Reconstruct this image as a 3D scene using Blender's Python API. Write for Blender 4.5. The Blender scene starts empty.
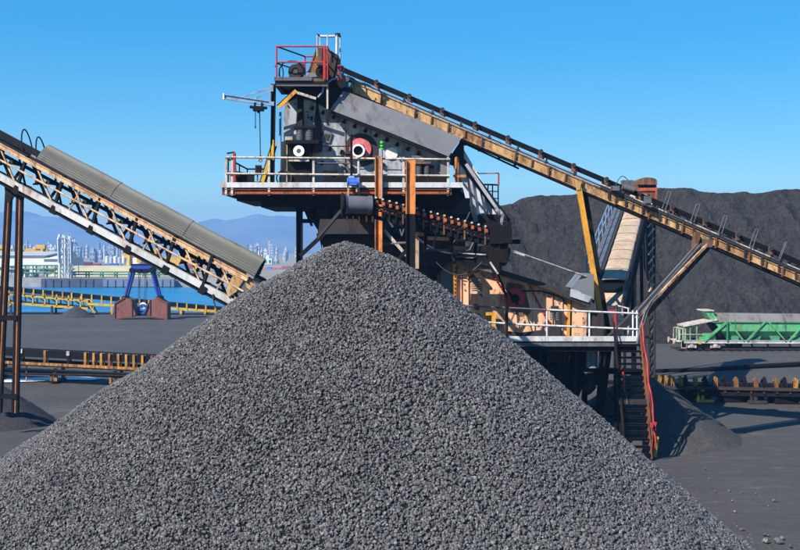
import bpy, bmesh, math, random
import numpy as np
from mathutils import Vector, Matrix, Euler, noise
R = math.radians
random.seed(7)
scn = bpy.context.scene
COL = scn.collection

# ------------------------------------------------------------------ camera, sky, sun, exposure
H, F, HZ = 8.0, 1100.0, 250.0          # eye height (m), focal length and horizon of the photograph
cd = bpy.data.cameras.new('camera'); cam = bpy.data.objects.new('camera', cd); COL.objects.link(cam)
cam.location = (0, 0, H); cam.rotation_euler = (R(90), 0, 0)
cd.sensor_width = 36.0; cd.lens = 36.0 * F / 800.0; cd.shift_y = -(275 - HZ) / 800.0
cd.clip_start = 0.5; cd.clip_end = 9000
scn.camera = cam

SUN_EL, SUN_AZ = R(41.5), R(-133)        # the sun stands behind the camera, to its left
sun_from = Vector((math.sin(SUN_AZ) * math.cos(SUN_EL), math.cos(SUN_AZ) * math.cos(SUN_EL), math.sin(SUN_EL)))
w = bpy.data.worlds.new('World'); scn.world = w; w.use_nodes = True
nt = w.node_tree; bg = nt.nodes['Background']
sky = nt.nodes.new('ShaderNodeTexSky'); sky.sky_type = 'NISHITA'; sky.sun_disc = False
sky.sun_elevation = SUN_EL; sky.sun_rotation = SUN_AZ; sky.air_density = 1.0; sky.dust_density = 0.1; sky.ozone_density = 3.0
sp_ = nt.nodes.new('ShaderNodeSeparateColor'); sp_.mode = 'HSV'; cb0 = nt.nodes.new('ShaderNodeCombineColor'); cb0.mode = 'HSV'
def wmath(op, src, k):
    n = nt.nodes.new('ShaderNodeMath'); n.operation = op; n.inputs[1].default_value = k; nt.links.new(src, n.inputs[0]); return n.outputs[0]
nt.links.new(sky.outputs[0], sp_.inputs[0])
nt.links.new(wmath('ADD', sp_.outputs[0], -0.006), cb0.inputs[0])
nt.links.new(wmath('MINIMUM', wmath('MULTIPLY', wmath('POWER', sp_.outputs[1], 0.62), 1.30), 0.94), cb0.inputs[1])
nt.links.new(wmath('MULTIPLY', wmath('POWER', sp_.outputs[2], 0.5), 2.66), cb0.inputs[2])      # deep even azure all round
nt.links.new(cb0.outputs[0], bg.inputs[0])
bg.inputs[1].default_value = 0.067
sl = bpy.data.lights.new('sun', 'SUN'); sl.energy = 5.0; sl.angle = R(0.5); sl.color = (1.0, 0.95, 0.87)
so = bpy.data.objects.new('sun', sl); COL.objects.link(so)
so.rotation_euler = sun_from.to_track_quat('Z', 'Y').to_euler()
so.location = (-30, -30, 60)
vs = scn.view_settings; vs.view_transform = 'Standard'; vs.look = 'None'; vs.gamma = 1.0; vs.use_curve_mapping = False; vs.exposure = 1.0
cy = scn.cycles
cy.max_bounces = 6; cy.diffuse_bounces = 3; cy.glossy_bounces = 3; cy.volume_bounces = 1; cy.transparent_max_bounces = 6
cy.use_denoising = True

# ------------------------------------------------------------------ helpers
def P(px, py, Y): return Vector(((px - 400.0) / F * Y, Y, H - (py - HZ) / F * Y))
def G(px, py): return P(px, py, H * F / (py - HZ))
def ss(a, b, x):
    t = min(1, max(0, (x - a) / (b - a))); return t * t * (3 - 2 * t)
def lerp(a, b, t): return a + (b - a) * t
def lin(c): return tuple(0.84 * ((x / 255) / 12.92 if x / 255 < 0.04045 else ((x / 255 + 0.055) / 1.055) ** 2.4) for x in c)

class MB:
    def __init__(s): s.v = []; s.f = []; s.sm = []
    def add(s, vs, fs, smooth=False):
        n = len(s.v); s.v += [Vector(q) for q in vs]
        for f in fs: s.f.append(tuple(i + n for i in f)); s.sm.append(smooth)
        return s
    def frame(s, a, b, up=None):
        d = (b - a).normalized()
        if up is None: up = Vector((0, 0, 1)) if abs(d.z) < 0.985 else Vector((0, 1, 0))
        x = d.cross(Vector(up)).normalized(); y = x.cross(d).normalized()
        return d, x, y
    def beam(s, a, b, w, h, up=None):
        a = Vector(a); b = Vector(b); d, x, y = s.frame(a, b, up); x = x * w / 2; y = y * h / 2
        vs = [a - x - y, a + x - y, a + x + y, a - x + y, b - x - y, b + x - y, b + x + y, b - x + y]
        return s.add(vs, [(3, 2, 1, 0), (4, 5, 6, 7), (0, 1, 5, 4), (1, 2, 6, 5), (2, 3, 7, 6), (3, 0, 4, 7)])
    def ibeam(s, a, b, w, h, t=0.03, up=None):
        a = Vector(a); b = Vector(b); d, x, y = s.frame(a, b, up)
        s.beam(a, b, t, h - 2 * t, up); o = y * (h / 2 - t / 2)
        s.beam(a + o, b + o, w, t, up); s.beam(a - o, b - o, w, t, up); return s
    def box(s, c, sx, sy, sz, rot=None):
        c = Vector(c); m = Euler(rot).to_matrix() if rot else None
        vs = []
        for z in (-1, 1):
            for y in (-1, 1):
                for x in (-1, 1):
                    q = Vector((x * sx / 2, y * sy / 2, z * sz / 2))
                    vs.append(c + (m @ q if m else q))
        return s.add(vs, [(0, 2, 3, 1), (4, 5, 7, 6), (0, 1, 5, 4), (2, 6, 7, 3), (0, 4, 6, 2), (1, 3, 7, 5)])
    def tube(s, a, b, r, n=10, r2=None, cap=True, up=None):
        a = Vector(a); b = Vector(b); r2 = r if r2 is None else r2; d, x, y = s.frame(a, b, up)
        ring = [(x * math.cos(t) + y * math.sin(t)) for t in [2 * math.pi * i / n for i in range(n)]]
        s.add([a + q * r for q in ring] + [b + q * r2 for q in ring], [(i, (i + 1) % n, n + (i + 1) % n, n + i) for i in range(n)], True)
        if cap:
            s.add([a + q * r for q in ring], [tuple(range(n - 1, -1, -1))]); s.add([b + q * r2 for q in ring], [tuple(range(n))])
        return s
    def path(s, pts, r, n=6):
        for a, b in zip(pts[:-1], pts[1:]): s.tube(a, b, r, n)
        return s
    def ring(s, c, axis, r0, r1, th, n=28):
        c = Vector(c); ax = Vector(axis).normalized(); d, x, y = s.frame(c, c + ax); q = []
        for k, (r, o) in enumerate(((r0, -th / 2), (r1, -th / 2), (r1, th / 2), (r0, th / 2))):
            q += [c + ax * o + (x * math.cos(2 * math.pi * i / n) + y * math.sin(2 * math.pi * i / n)) * r for i in range(n)]
        fs = []
        for k in range(4):
            for i in range(n): fs.append((k * n + i, k * n + (i + 1) % n, ((k + 1) % 4) * n + (i + 1) % n, ((k + 1) % 4) * n + i))
        return s.add(q, fs)
    def prism(s, poly, Y0, Y1, Yref=None):
        """polygon given by photo points at depth Yref, extruded straight along Y"""
        Yr = Y0 if Yref is None else Yref; n = len(poly)
        q = [P(px, py, Yr) for px, py in poly]
        vs = [Vector((p.x, Y0, p.z)) for p in q] + [Vector((p.x, Y1, p.z)) for p in q]
        ar = sum(q[i].x * q[(i + 1) % n].z - q[(i + 1) % n].x * q[i].z for i in range(n))
        fs = [tuple(range(n)), tuple(range(2 * n - 1, n - 1, -1))] + [(i, n + i, n + (i + 1) % n, (i + 1) % n) for i in range(n)]
        if ar < 0: fs = [tuple(reversed(f)) for f in fs]
        return s.add(vs, fs)
    def build(s, name, mat, parent=None, kind=None, label=None):
        o = mesh_obj(name, s.v, s.f, mat, parent, s.sm)
        if kind: o['kind'] = kind
        if label: o['label'] = label
        return o

def wloc(o):
    l = Vector((0, 0, 0))
    while o is not None: l = l + o.location; o = o.parent
    return l
def mesh_obj(name, vs, fs, mat, parent=None, sm=None):
    base = wloc(parent) if parent else Vector((0, 0, 0))
    me = bpy.data.meshes.new(name); me.from_pydata([tuple(Vector(v) - base) for v in vs], [], fs)
    if sm: me.polygons.foreach_set('use_smooth', sm)
    me.materials.append(mat); me.update()
    o = bpy.data.objects.new(name, me); COL.objects.link(o)
    if parent: o.parent = parent
    return o
def piece(name, src, parent, loc, rot=(0, 0, 0), scale=None):
    """one more piece sharing the mesh of src, at a place local to the parent's base"""
    o = bpy.data.objects.new(name, src.data if hasattr(src, 'data') else src); COL.objects.link(o)
    o.parent = parent; o.location = Vector(loc) - wloc(parent); o.rotation_euler = rot
    if scale: o.scale = scale
    return o
def shape(name, mb, mat):
    me = bpy.data.meshes.new(name); me.from_pydata([tuple(v) for v in mb.v], [], mb.f)
    me.polygons.foreach_set('use_smooth', mb.sm); me.materials.append(mat); me.update(); return me
def tag(o, label, cat, group=None):
    o['label'] = label; o['category'] = cat
    if group: o['group'] = group
    return o
def thing(name, label, cat, loc, group=None):
    o = bpy.data.objects.new(name, None); COL.objects.link(o); o.location = loc; o.empty_display_size = 0.3
    return tag(o, label, cat, group)
def structure(o): o['kind'] = 'structure'; return o
def kids(o): return [c for c in bpy.data.objects if c.parent is o]
def dup(o, loc=None, parent=None, label=None):
    c = o.copy(); COL.objects.link(c)
    if parent is not None: c.parent = parent
    if loc is not None: c.location = loc
    if label: c['label'] = label
    for k in kids(o): dup(k, None, c)
    return c

# ------------------------------------------------------------------ materials
def nodes(name):
    m = bpy.data.materials.new(name); m.use_nodes = True
    return m, m.node_tree, m.node_tree.nodes['Principled BSDF']
def N(t, kind, **kw):
    n = t.nodes.new(kind)
    for k, v in kw.items():
        if k in n.inputs: n.inputs[k].default_value = v
        else: setattr(n, k, v)
    return n
def noise_at(t, scale, stretch=(1, 1, 1), detail=5, rough=0.6, coord='Position'):
    if coord == 'Position': src = N(t, 'ShaderNodeNewGeometry').outputs['Position']
    else: src = N(t, 'ShaderNodeTexCoord').outputs[coord]
    mp = N(t, 'ShaderNodeMapping'); mp.inputs['Scale'].default_value = stretch; t.links.new(src, mp.inputs['Vector'])
    n = N(t, 'ShaderNodeTexNoise', Scale=scale, Detail=detail, Roughness=rough); t.links.new(mp.outputs[0], n.inputs['Vector'])
    return n.outputs['Fac']
def ramp(t, fac, a, b, ca=(0, 0, 0, 1), cb=(1, 1, 1, 1)):
    r = N(t, 'ShaderNodeValToRGB'); e = r.color_ramp.elements
    e[0].position = a; e[0].color = ca; e[1].position = b; e[1].color = cb
    t.links.new(fac, r.inputs[0]); return r.outputs[0]
def mix(t, fac, a, b, mode='MIX'):
    n = N(t, 'ShaderNodeMix', data_type='RGBA', blend_type=mode)
    for s_, i in ((fac, 0), (a, 6), (b, 7)):
        if hasattr(s_, 'links'): t.links.new(s_, n.inputs[i])
        elif i == 0: n.inputs[0].default_value = s_
        else: n.inputs[i].default_value = (*s_, 1) if len(s_) == 3 else s_
    return n.outputs[2]
def bump(t, b, fac, strength, dist):
    n = N(t, 'ShaderNodeBump', Strength=strength, Distance=dist); t.links.new(fac, n.inputs['Height'])
    t.links.new(n.outputs[0], b.inputs['Normal'])

def steel(name, col, rust=0.0, soot=0.0, rough=0.6, metal=0.0, scale=2.2, rustcol=(0.16, 0.058, 0.022), sootcol=(0.018, 0.017, 0.017), var=0.25, streak=0.35, spec=0.3):
    m, t, b = nodes(name); c = lin(col)
    v = noise_at(t, scale * 0.6)
    cur = mix(t, ramp(t, v, 0.3, 0.75), tuple(x * (1 - var) for x in c), tuple(min(1, x * (1 + var * .5)) for x in c))
    if rust > 0:
        r = noise_at(t, scale, (1.25, 1.25, 0.36), 9, 0.7)
        e = 0.72 - 0.42 * rust
        thin = tuple(c[i] * .45 + rustcol[i] * .55 for i in range(3))
        cur = mix(t, ramp(t, r, e - 0.13, e + 0.02), cur, thin)
        cur = mix(t, ramp(t, r, e - 0.02, e + 0.10), cur, rustcol)
        r2 = ramp(t, noise_at(t, scale * 4.3, (1, 1, .5), 6, 0.7), 0.5, 0.68)
        cur = mix(t, mix(t, 1.0, r2, ramp(t, r, e - 0.2, e), 'MULTIPLY'), cur, tuple(x * 0.4 for x in rustcol))
    if soot > 0:
        s1 = noise_at(t, scale * 0.9, (1.4, 1.4, streak), 7, 0.65); e = 0.76 - 0.42 * soot
        cur = mix(t, ramp(t, s1, e - 0.08, e + 0.12), cur, sootcol)
    t.links.new(cur, b.inputs['Base Color'])
    b.inputs['Roughness'].default_value = rough; b.inputs['Metallic'].default_value = metal
    b.inputs['Specular IOR Level'].default_value = spec
    bump(t, b, noise_at(t, scale * 7, detail=3), 0.25, 0.02)
    return m
def plain(name, col, rough=0.7, var=0.2, scale=1.0, metal=0.0, spec=0.3):
    m, t, b = nodes(name); c = lin(col)
    cur = mix(t, ramp(t, noise_at(t, scale), 0.3, 0.7), tuple(x * (1 - var) for x in c), tuple(min(1, x * (1 + var)) for x in c))
    t.links.new(cur, b.inputs['Base Color']); b.inputs['Roughness'].default_value = rough
    b.inputs['Metallic'].default_value = metal; b.inputs['Specular IOR Level'].default_value = spec
    return m
def coal_dust(name, ca, cb, scale, bscale, bdist, rough=0.9, bstr=0.8):
    m, t, b = nodes(name)
    cur = mix(t, ramp(t, noise_at(t, scale, detail=8), 0.32, 0.68), lin(ca), lin(cb))
    cur = mix(t, ramp(t, noise_at(t, bscale * 1.3, detail=3), 0.25, 0.8), tuple(x * 0.6 for x in lin(ca)), cur, 'MIX')
    t.links.new(cur, b.inputs['Base Color']); b.inputs['Roughness'].default_value = rough
    b.inputs['Specular IOR Level'].default_value = 0.2
    bump(t, b, noise_at(t, bscale, detail=9, rough=0.72), bstr, bdist)
    return m

M = {}
M['yellow_rust'] = steel('rusty_ochre_paint', (214, 172, 120), 0.46, 0.38, 0.65, scale=1.6, rustcol=(0.2, 0.09, 0.035))
M['yellow_clean'] = steel('amber_paint', (220, 158, 52), 0.22, 0.2, 0.5, scale=2.5)
M['yellow_safety'] = steel('safety_yellow_paint', (214, 170, 42), 0.18, 0.15, 0.5, scale=1.5)
M['orange_col'] = steel('orange_column_paint', (218, 138, 72), 0.36, 0.24, 0.6, scale=3)
M['salmon'] = steel('salmon_paint', (240, 186, 148), 0.24, 0.17, 0.6, scale=2.1)
M['red_paint'] = steel('red_paint', (188, 50, 54), 0.15, 0.12, 0.5, scale=4)
M['red_idler'] = steel('orange_red_roller', (196, 92, 56), 0.35, 0.32, 0.5, scale=6)
M['rust'] = steel('brown_rust', (105, 66, 46), 0.5, 0.3, 0.8, scale=3)
M['rust_box'] = steel('rust_brown_sheet', (92, 74, 62), 0.36, 0.35, 0.75, scale=2.6, rustcol=(0.25, 0.09, 0.03))
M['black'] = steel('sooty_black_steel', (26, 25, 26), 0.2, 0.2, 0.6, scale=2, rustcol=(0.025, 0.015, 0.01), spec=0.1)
M['dark'] = steel('dark_grey_steel', (58, 56, 58), 0.26, 0.35, 0.6, scale=2, rustcol=(0.06, 0.03, 0.016), spec=0.15)
M['belt'] = plain('black_rubber', (18, 18, 20), 0.7, 0.3, 2, spec=0.1)
M['grey_wall'] = steel('pale_grey_casing', (178, 180, 188), 0.24, 0.42, 0.5, scale=1.6, rustcol=(0.11, 0.08, 0.06))
M['grey_sheet'] = steel('grey_cover_sheet', (118, 118, 122), 0.14, 0.28, 0.42, scale=1.0, var=0.2, rustcol=(0.12, 0.08, 0.05))
M['white_sheet'] = steel('white_chute_sheet', (205, 208, 214), 0.12, 0.14, 0.5, scale=1.5)
M['rail_white'] = steel('worn_white_paint', (205, 196, 184), 0.3, 0.12, 0.55, scale=3.5)
M['white_clean'] = steel('white_paint', (206, 207, 210), 0.2, 0.16, 0.5, scale=2)
M['blue_paint'] = steel('blue_paint', (62, 112, 205), 0.12, 0.15, 0.5, scale=3)
M['blue_grab'] = steel('deep_blue_paint', (34, 66, 160), 0.14, 0.25, 0.6, scale=1)
M['jib_blue'] = steel('pale_blue_paint', (128, 158, 190), 0.15, 0.15, 0.5, scale=3)
M['hood'] = steel('weathered_zinc_sheet', (92, 92, 86), 0.12, 0.25, 0.55, scale=0.8, var=0.2, rustcol=(0.13, 0.09, 0.06))
M['tan'] = steel('tan_hood_sheet', (186, 166, 140), 0.25, 0.16, 0.6, scale=1.2, rustcol=(0.3, 0.16, 0.08))
M['chord_white'] = steel('whitewashed_chord', (190, 190, 190), 0.2, 0.2, 0.6, scale=1.2)
M['chord_orange'] = steel('faded_orange_paint', (214, 172, 132), 0.34, 0.3, 0.6, scale=2, rustcol=(0.16, 0.075, 0.035))
M['rust_bucket'] = steel('red_rust_bucket', (132, 82, 74), 0.3, 0.25, 0.75, scale=0.8, rustcol=(0.15, 0.06, 0.045))
M['green'] = steel('green_wagon_paint', (90, 172, 118), 0.2, 0.34, 0.65, scale=1.1)
M['green_dark'] = steel('dark_green_paint', (50, 132, 94), 0.15, 0.35, 0.65, scale=1.1)
M['wagon_grey'] = steel('dusty_wagon_top', (118, 116, 114), 0.12, 0.25, 0.7, scale=0.7, rustcol=(0.1, 0.07, 0.05))
M['leg_web'] = steel('orange_brown_web', (172, 104, 62), 0.4, 0.25, 0.75, scale=3)
M['grimy_yellow'] = steel('grimy_yellow_paint', (206, 146, 52), 0.5, 0.5, 0.7, scale=2.6)
M['lime'] = plain('lime_lens', (70, 215, 50), 0.3, 0.1)
M['pink'] = steel('pink_red_paint', (225, 110, 122), 0.2, 0.15, 0.5, scale=4)
M['pale'] = plain('off_white_enamel', (232, 230, 226), 0.4, 0.05)
M['machine'] = steel('grey_machine_enamel', (96, 98, 104), 0.15, 0.35, 0.45, scale=5)
M['drum'] = plain('black_drum_rubber', (92, 92, 100), 0.36, 0.2, 3, spec=0.5)
M['cable'] = plain('grey_cable', (70, 70, 74), 0.5)

# ------------------------------------------------------------------ ground, water, far shore, mountains
def grid_obj(name, xs, ys, zf, mat, smooth=True):
    vs = [(x, y, zf(x, y)) for y in ys for x in xs]; n = len(xs)
    fs = [(j * n + i, j * n + i + 1, (j + 1) * n + i + 1, (j + 1) * n + i) for j in range(len(ys) - 1) for i in range(n - 1)]
    return mesh_obj(name, vs, fs, mat, None, [smooth] * len(fs))
def span(a, b, n): return [a + (b - a) * i / (n - 1) for i in range(n)]

m, t, b = nodes('coal_yard_ground')
a1 = ramp(t, noise_at(t, 0.10, (1, 2.4, 1), 8, 0.65), 0.35, 0.68)
a2 = ramp(t, noise_at(t, 0.55, (0.35, 1.7, 1), 7, 0.7), 0.42, 0.66)
c1 = mix(t, a1, lin((68, 66, 66)), lin((110, 107, 105)))
c2 = mix(t, a2, c1, lin((88, 86, 84)))
c3 = mix(t, ramp(t, noise_at(t, 9, detail=4), 0.25, 0.75), tuple(x * 0.75 for x in lin((76, 73, 72))), c2)
pale = ramp(t, noise_at(t, 0.035, (0.6, 3.5, 1), 6, 0.7), 0.58, 0.72)
c4 = mix(t, pale, c3, lin((122, 119, 115)))
fine = ramp(t, noise_at(t, 2.6, (0.7, 1.5, 1), 9, 0.75), 0.36, 0.64)
wv_ = N(t, 'ShaderNodeTexWave', Scale=0.11, Distortion=16.0, Detail=4.0); wv_.inputs['Detail Scale'].default_value = 0.6; wv_.bands_direction = 'Y'
mpw = N(t, 'ShaderNodeMapping'); mpw.inputs['Scale'].default_value = (0.12, 1, 1); mpw.inputs['Rotation'].default_value = (0, 0, .12); t.links.new(N(t, 'ShaderNodeNewGeometry').outputs['Position'], mpw.inputs['Vector']); t.links.new(mpw.outputs[0], wv_.inputs['Vector'])
trk = mix(t, 1.0, ramp(t, wv_.outputs['Fac'], 0.7, 0.92), ramp(t, noise_at(t, 0.07, detail=4), 0.36, 0.55), 'MULTIPLY')      # old wheel ruts
c4 = mix(t, mix(t, 1.0, trk, (.4, .4, .4), 'MULTIPLY'), c4, lin((70, 68, 66)))
c4 = mix(t, fine, tuple(x * .62 for x in lin((88, 85, 82))), c4)
far = ramp(t, noise_at(t, 0.16, (0.4, 1.3, 1), 9, 0.78), 0.40, 0.60)
c4 = mix(t, mix(t, 1.0, far, (.62, .62, .62), 'MULTIPLY'), c4, lin((62, 60, 59)))
spk = ramp(t, noise_at(t, 1.1, (.5, 1.6, 1), 10, 0.85), 0.56, 0.64)
c4 = mix(t, mix(t, 1.0, spk, (.5, .5, .5), 'MULTIPLY'), c4, lin((118, 114, 110)))
t.links.new(c4, b.inputs['Base Color']); b.inputs['Roughness'].default_value = 0.8; b.inputs['Specular IOR Level'].default_value = 0.25
bump(t, b, noise_at(t, 1.6, (0.6, 1.4, 1), 9, 0.72), 0.9, 0.12)
M['ground'] = m
YQ = 142.0
structure(grid_obj('yard_ground', span(-160, 420, 120), span(-55, YQ, 90), lambda x, y: 0.0 if y > YQ - 3 or y < 20 else 0.10 * (noise.noise((x * .09, y * .14, 1.7)) - .6), M['ground']))

m, t, b = nodes('harbour_water')
b.inputs['Base Color'].default_value = (*lin((14, 104, 142)), 1); b.inputs['Roughness'].default_value = 0.25; b.inputs['IOR'].default_value = 1.33
b.inputs['Specular IOR Level'].default_value = 0.3
wv = noise_at(t, 0.5, (0.35, 1.2, 1), 6, 0.7); bump(t, b, wv, 0.7, 0.35)
cw = mix(t, ramp(t, noise_at(t, 0.05, (0.4, 2.5, 1), 6, .7), 0.35, 0.7), lin((10, 96, 142)), lin((24, 126, 172)))
t.links.new(cw, b.inputs['Base Color'])
M['water'] = m
structure(grid_obj('harbour_water', span(-900, 900, 8), span(YQ - 1, 400, 6), lambda x, y: -2.5, M['water']))
M['concrete'] = plain('quay_concrete', (150, 150, 146), 0.85, 0.25, 0.6)
q = MB(); q.box((130, YQ - 0.25, -1.6), 580, 0.5, 3.18); structure(q.build('quay_edge', plain('quay_edge_concrete', (92, 92, 90), 0.9, .25, .5)))

m, t, b = nodes('far_shore_soil')
c = mix(t, ramp(t, noise_at(t, 0.03, (1, .4, 1), 7), 0.35, 0.7), lin((120, 116, 100)), lin((150, 142, 118)))
t.links.new(c, b.inputs['Base Color']); b.inputs['Roughness'].default_value = 0.95
M['soil'] = m
structure(grid_obj('far_shore_ground', span(-2200, 2200, 30), span(312, 3600, 30), lambda x, y: -0.2, M['soil']))
def ridge_px(px):   # skyline of the far mountains, photo row by column
    K = [(-900, 226), (-300, 217), (0, 214), (26, 213), (40, 217), (60, 217), (86, 224), (120, 231), (160, 233), (200, 224), (216, 220), (236, 218), (258, 214.5), (280, 215), (310, 219), (360, 225), (420, 219), (520, 224), (700, 216), (1000, 224), (1800, 230)]
    for (x0, y0), (x1, y1) in zip(K[:-1], K[1:]):
        if x0 <= px <= x1: return y0 + (y1 - y0) * ss(x0, x1, px)
    return 226
def mount_z(x, y):
    px = 400 + F * x / 3300.0
    top = H + (HZ - ridge_px(px)) / F * 3300.0
    d = (y - 2500) / 800.0
    base = ss(0, 1, d) if d <= 1 else 1 - 0.5 * ss(1, 1.6, d)
    n = noise.fractal((x * .006, y * .006, 3.1), 1.0, 2.1, 5)
    n3 = noise.fractal((x * .012, y * .003, 6.6), 0.9, 2.1, 5)
    return -0.3 + top * base + n3 * 9 * base * ss(.15, .8, base) + n * 14 * base * (1 - 0.7 * base) - (6 * abs(noise.noise((x * .02, y * .004, 0)))) * base
M['mount'] = plain('scrubby_mountain', (104, 110, 92), 0.95, 0.35, 0.01)
structure(grid_obj('mountains', span(-2150, 2150, 260), span(2480, 3580, 44), mount_z, M['mount']))

# ------------------------------------------------------------------ background coal heap
M['heap'] = coal_dust('black_coal_heap', (58, 56, 55), (80, 77, 75), 0.6, 2.4, 0.5, 0.9, 1.0)
HK = [(380, 258), (430, 233), (470, 216), (500, 206), (516, 203.5), (531, 196.5), (545, 195), (562, 195.5), (600, 191), (640, 187.5), (668, 186), (696, 187), (706, 191), (722, 193), (745, 191.5), (765, 193), (780, 191), (792, 188.5), (812, 187.5), (850, 190), (950, 186), (1100, 190)]
def heap_top(px):
    for (x0, y0), (x1, y1) in zip(HK[:-1], HK[1:]):
        if x0 <= px <= x1: return lerp(y0, y1, ss(x0, x1, px) * .5 + .5 * (px - x0) / (x1 - x0))
    return 262 if px < 380 else 190
def heap_z(x, y):
    foot = 95.0 + 2.6 * noise.noise((x * .11, 0, 4)) + 0.8 * noise.noise((x * .3, 0, 9))
    px = 400 + F * x / 111.0
    ztop = H + (HZ - heap_top(px)) / F * 111.0
    if px < 380: ztop = max(0, 7.2 - (380 - px) * 0.1 * .75)
    ztop = max(0, ztop)
    n1 = noise.fractal((x * .16 + .25 * y, y * .10, 2.2), 0.9, 2.0, 5)
    gul = 1.5 * abs(noise.noise((x * .3 + .12 * y, y * .045, 7.7))) ** .8
    z = max(0.0, (y - foot)) * 0.86 + n1 * 0.55
    cl = noise.fractal((x * .75, y * .75, 5.0), 0.8, 2.0, 4)
    slope_w = ss(0, 2.5, y - foot)
    cl2 = max(0, noise.noise((x * .5 + 9, y * .6, z * .3)) - .1); z += (cl * 0.5 - gul * 1.2 + cl2 * .8) * slope_w
    z = min(z, ztop + 0.16 * n1 + (.12 * cl)) if z < ztop + 2 else ztop + 0.16 * n1 + .12 * cl
    if y < foot: z = -0.3
    return z if y < 122 else z - (y - 122) * .7
def heap_zs(x, y):
    z = heap_z(x, y); return max(-0.4, z)
o = grid_obj('coal_heap', span(-14, 92, 430), [93 + 29 * (i / 150) for i in range(151)] + [124, 128, 134, 140], heap_zs, M['heap'], False)
tag(o, 'huge flat-topped black coal heap filling the background on the right', 'coal heap')

def cone_heap(name, c, r, h, mat, label, seed, cat='coal heap', n=56, rings=16, rough=1.0, group=None):
    vs = [Vector((c[0], c[1], c[2] + h * .97))]; fs = []
    for k in range(1, rings + 1):
        for i in range(n):
            a = 2 * math.pi * i / n; f = k / rings
            rr = r * f * (1 + 0.09 * noise.noise((math.cos(a) * 1.3, math.sin(a) * 1.3, seed)))
            z = h * (1 - (math.sqrt((f * 1.06) ** 2 + .012) - .0)) + .10 * rough * noise.fractal((rr * math.cos(a) * 2 + seed, rr * math.sin(a) * 2, seed), 1, 2, 4)
            if k == rings: z = -0.15
            vs.append(Vector((c[0] + rr * math.cos(a), c[1] + rr * math.sin(a), c[2] + z)))
    for i in range(n): fs.append((0, 1 + i, 1 + (i + 1) % n))
    for k in range(rings - 1):
        for i in range(n): fs.append((1 + k * n + i, 1 + (k + 1) * n + i, 1 + (k + 1) * n + (i + 1) % n, 1 + k * n + (i + 1) % n))
    o = mesh_obj(name, [v - Vector(c) for v in vs], fs, mat, None, [True] * len(fs)); o.location = c
    return tag(o, label, cat, group)
M['fines'] = coal_dust('grey_coke_fines', (74, 72, 71), (98, 96, 94), 2.2, 12, 0.07, 0.9, 0.9)
M['fines_dark'] = coal_dust('dark_coal_fines', (60, 60, 63), (80, 79, 82), 1.2, 8, 0.05, 0.9, 0.8)
cone_heap('fines_heap', (10.35, 47.6, 0), 4.55, 2.95, M['fines'], 'small grey cone of fine coke behind the steel staircase', 2.0)
cone_heap('fines_heap', (-19.4, 51.6, 0), 3.3, 2.15, M['fines_dark'], 'low dark coal mound at the left edge around the trestle foot', 5.0)
cone_heap('fines_heap', (P(76, 313, 133).x, 133, 0), 2.3, 1.35, M['fines_dark'], 'tiny black mound on the yard below the yellow quay gallery', 8.0)

# ------------------------------------------------------------------ foreground coke pile: core and a coat of real lumps
PC = Vector((-1.55, 31.0, 0)); PZ = H + 0.20
prR = [(0, 0), (0.55, .13), (1.4, .5), (2.68, 1.32), (4.93, 3.0), (8.31, 5.98), (11.35, 8.6), (14, 11)]
prL = [(0, 0), (0.55, .18), (1.27, .58), (2.4, 1.2), (4.09, 2.42), (9.72, 6.14), (12.9, 8.4), (15, 10)]
def prof(K, r):
    for (x0, y0), (x1, y1) in zip(K[:-1], K[1:]):
        if x0 <= r <= x1: return y0 + (y1 - y0) * (r - x0) / (x1 - x0)
    return K[-1][1]
vs = []; fs = []; n = 150; RG = 62
for k in range(RG + 1):
    for i in range(n):
        a = 2 * math.pi * i / n; r = 13.6 * k / RG
        wR = (1 + math.cos(a)) / 2
        z = PZ - lerp(prof(prL, r), prof(prR, r), wR)
        x = r * math.cos(a); y = r * math.sin(a)
        z += ss(.2, 2, r) * (.20 * noise.noise((x * .28, y * .28, 3)) + .10 * noise.noise((x * .8, y * .8, 8)) + .045 * noise.noise((x * 2.1, y * 2.1, 1)))
        vs.append(Vector((x, y, max(z, -0.12 - 0.01 * k / RG))) + PC)
for k in range(RG):
    for i in range(n): fs.append((k * n + i, (k + 1) * n + i, (k + 1) * n + (i + 1) % n, k * n + (i + 1) % n))
m, t, b = nodes('coke_lump')
rnd = N(t, 'ShaderNodeObjectInfo').outputs['Random']
cc = mix(t, ramp(t, rnd, 0.0, 1.0), lin((86, 84, 85)), lin((130, 127, 127)))
cc = mix(t, ramp(t, noise_at(t, 26, detail=3), 0.35, 0.65), tuple(x * .7 for x in lin((70, 69, 69))), cc)
cc = mix(t, 1.0, cc, ramp(t, noise_at(t, 0.55, detail=5), 0.3, 0.7, (.82, .82, .82, 1), (1.1, 1.09, 1.08, 1)), 'MULTIPLY')
t.links.new(cc, b.inputs['Base Color']); b.inputs['Roughness'].default_value = 0.55; b.inputs['Specular IOR Level'].default_value = 0.4
bump(t, b, noise_at(t, 60, detail=2), 0.4, 0.01)
M['coke'] = m
pile = thing('coke_pile', 'large grey cone of lumpy coke filling the foreground', 'coke pile', PC)
core = mesh_obj('heap_core', vs, fs, coal_dust('coke_gap_shade', (22, 21, 21), (32, 31, 31), 3, 12, .08), pile, [True] * len(fs))  # core coloured far darker than the lumps, standing in for shade in the gaps
stones = bpy.data.collections.new('coke_shapes')       # lump shapes, linked to nothing but the scatter
rs = random.Random(3)
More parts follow.
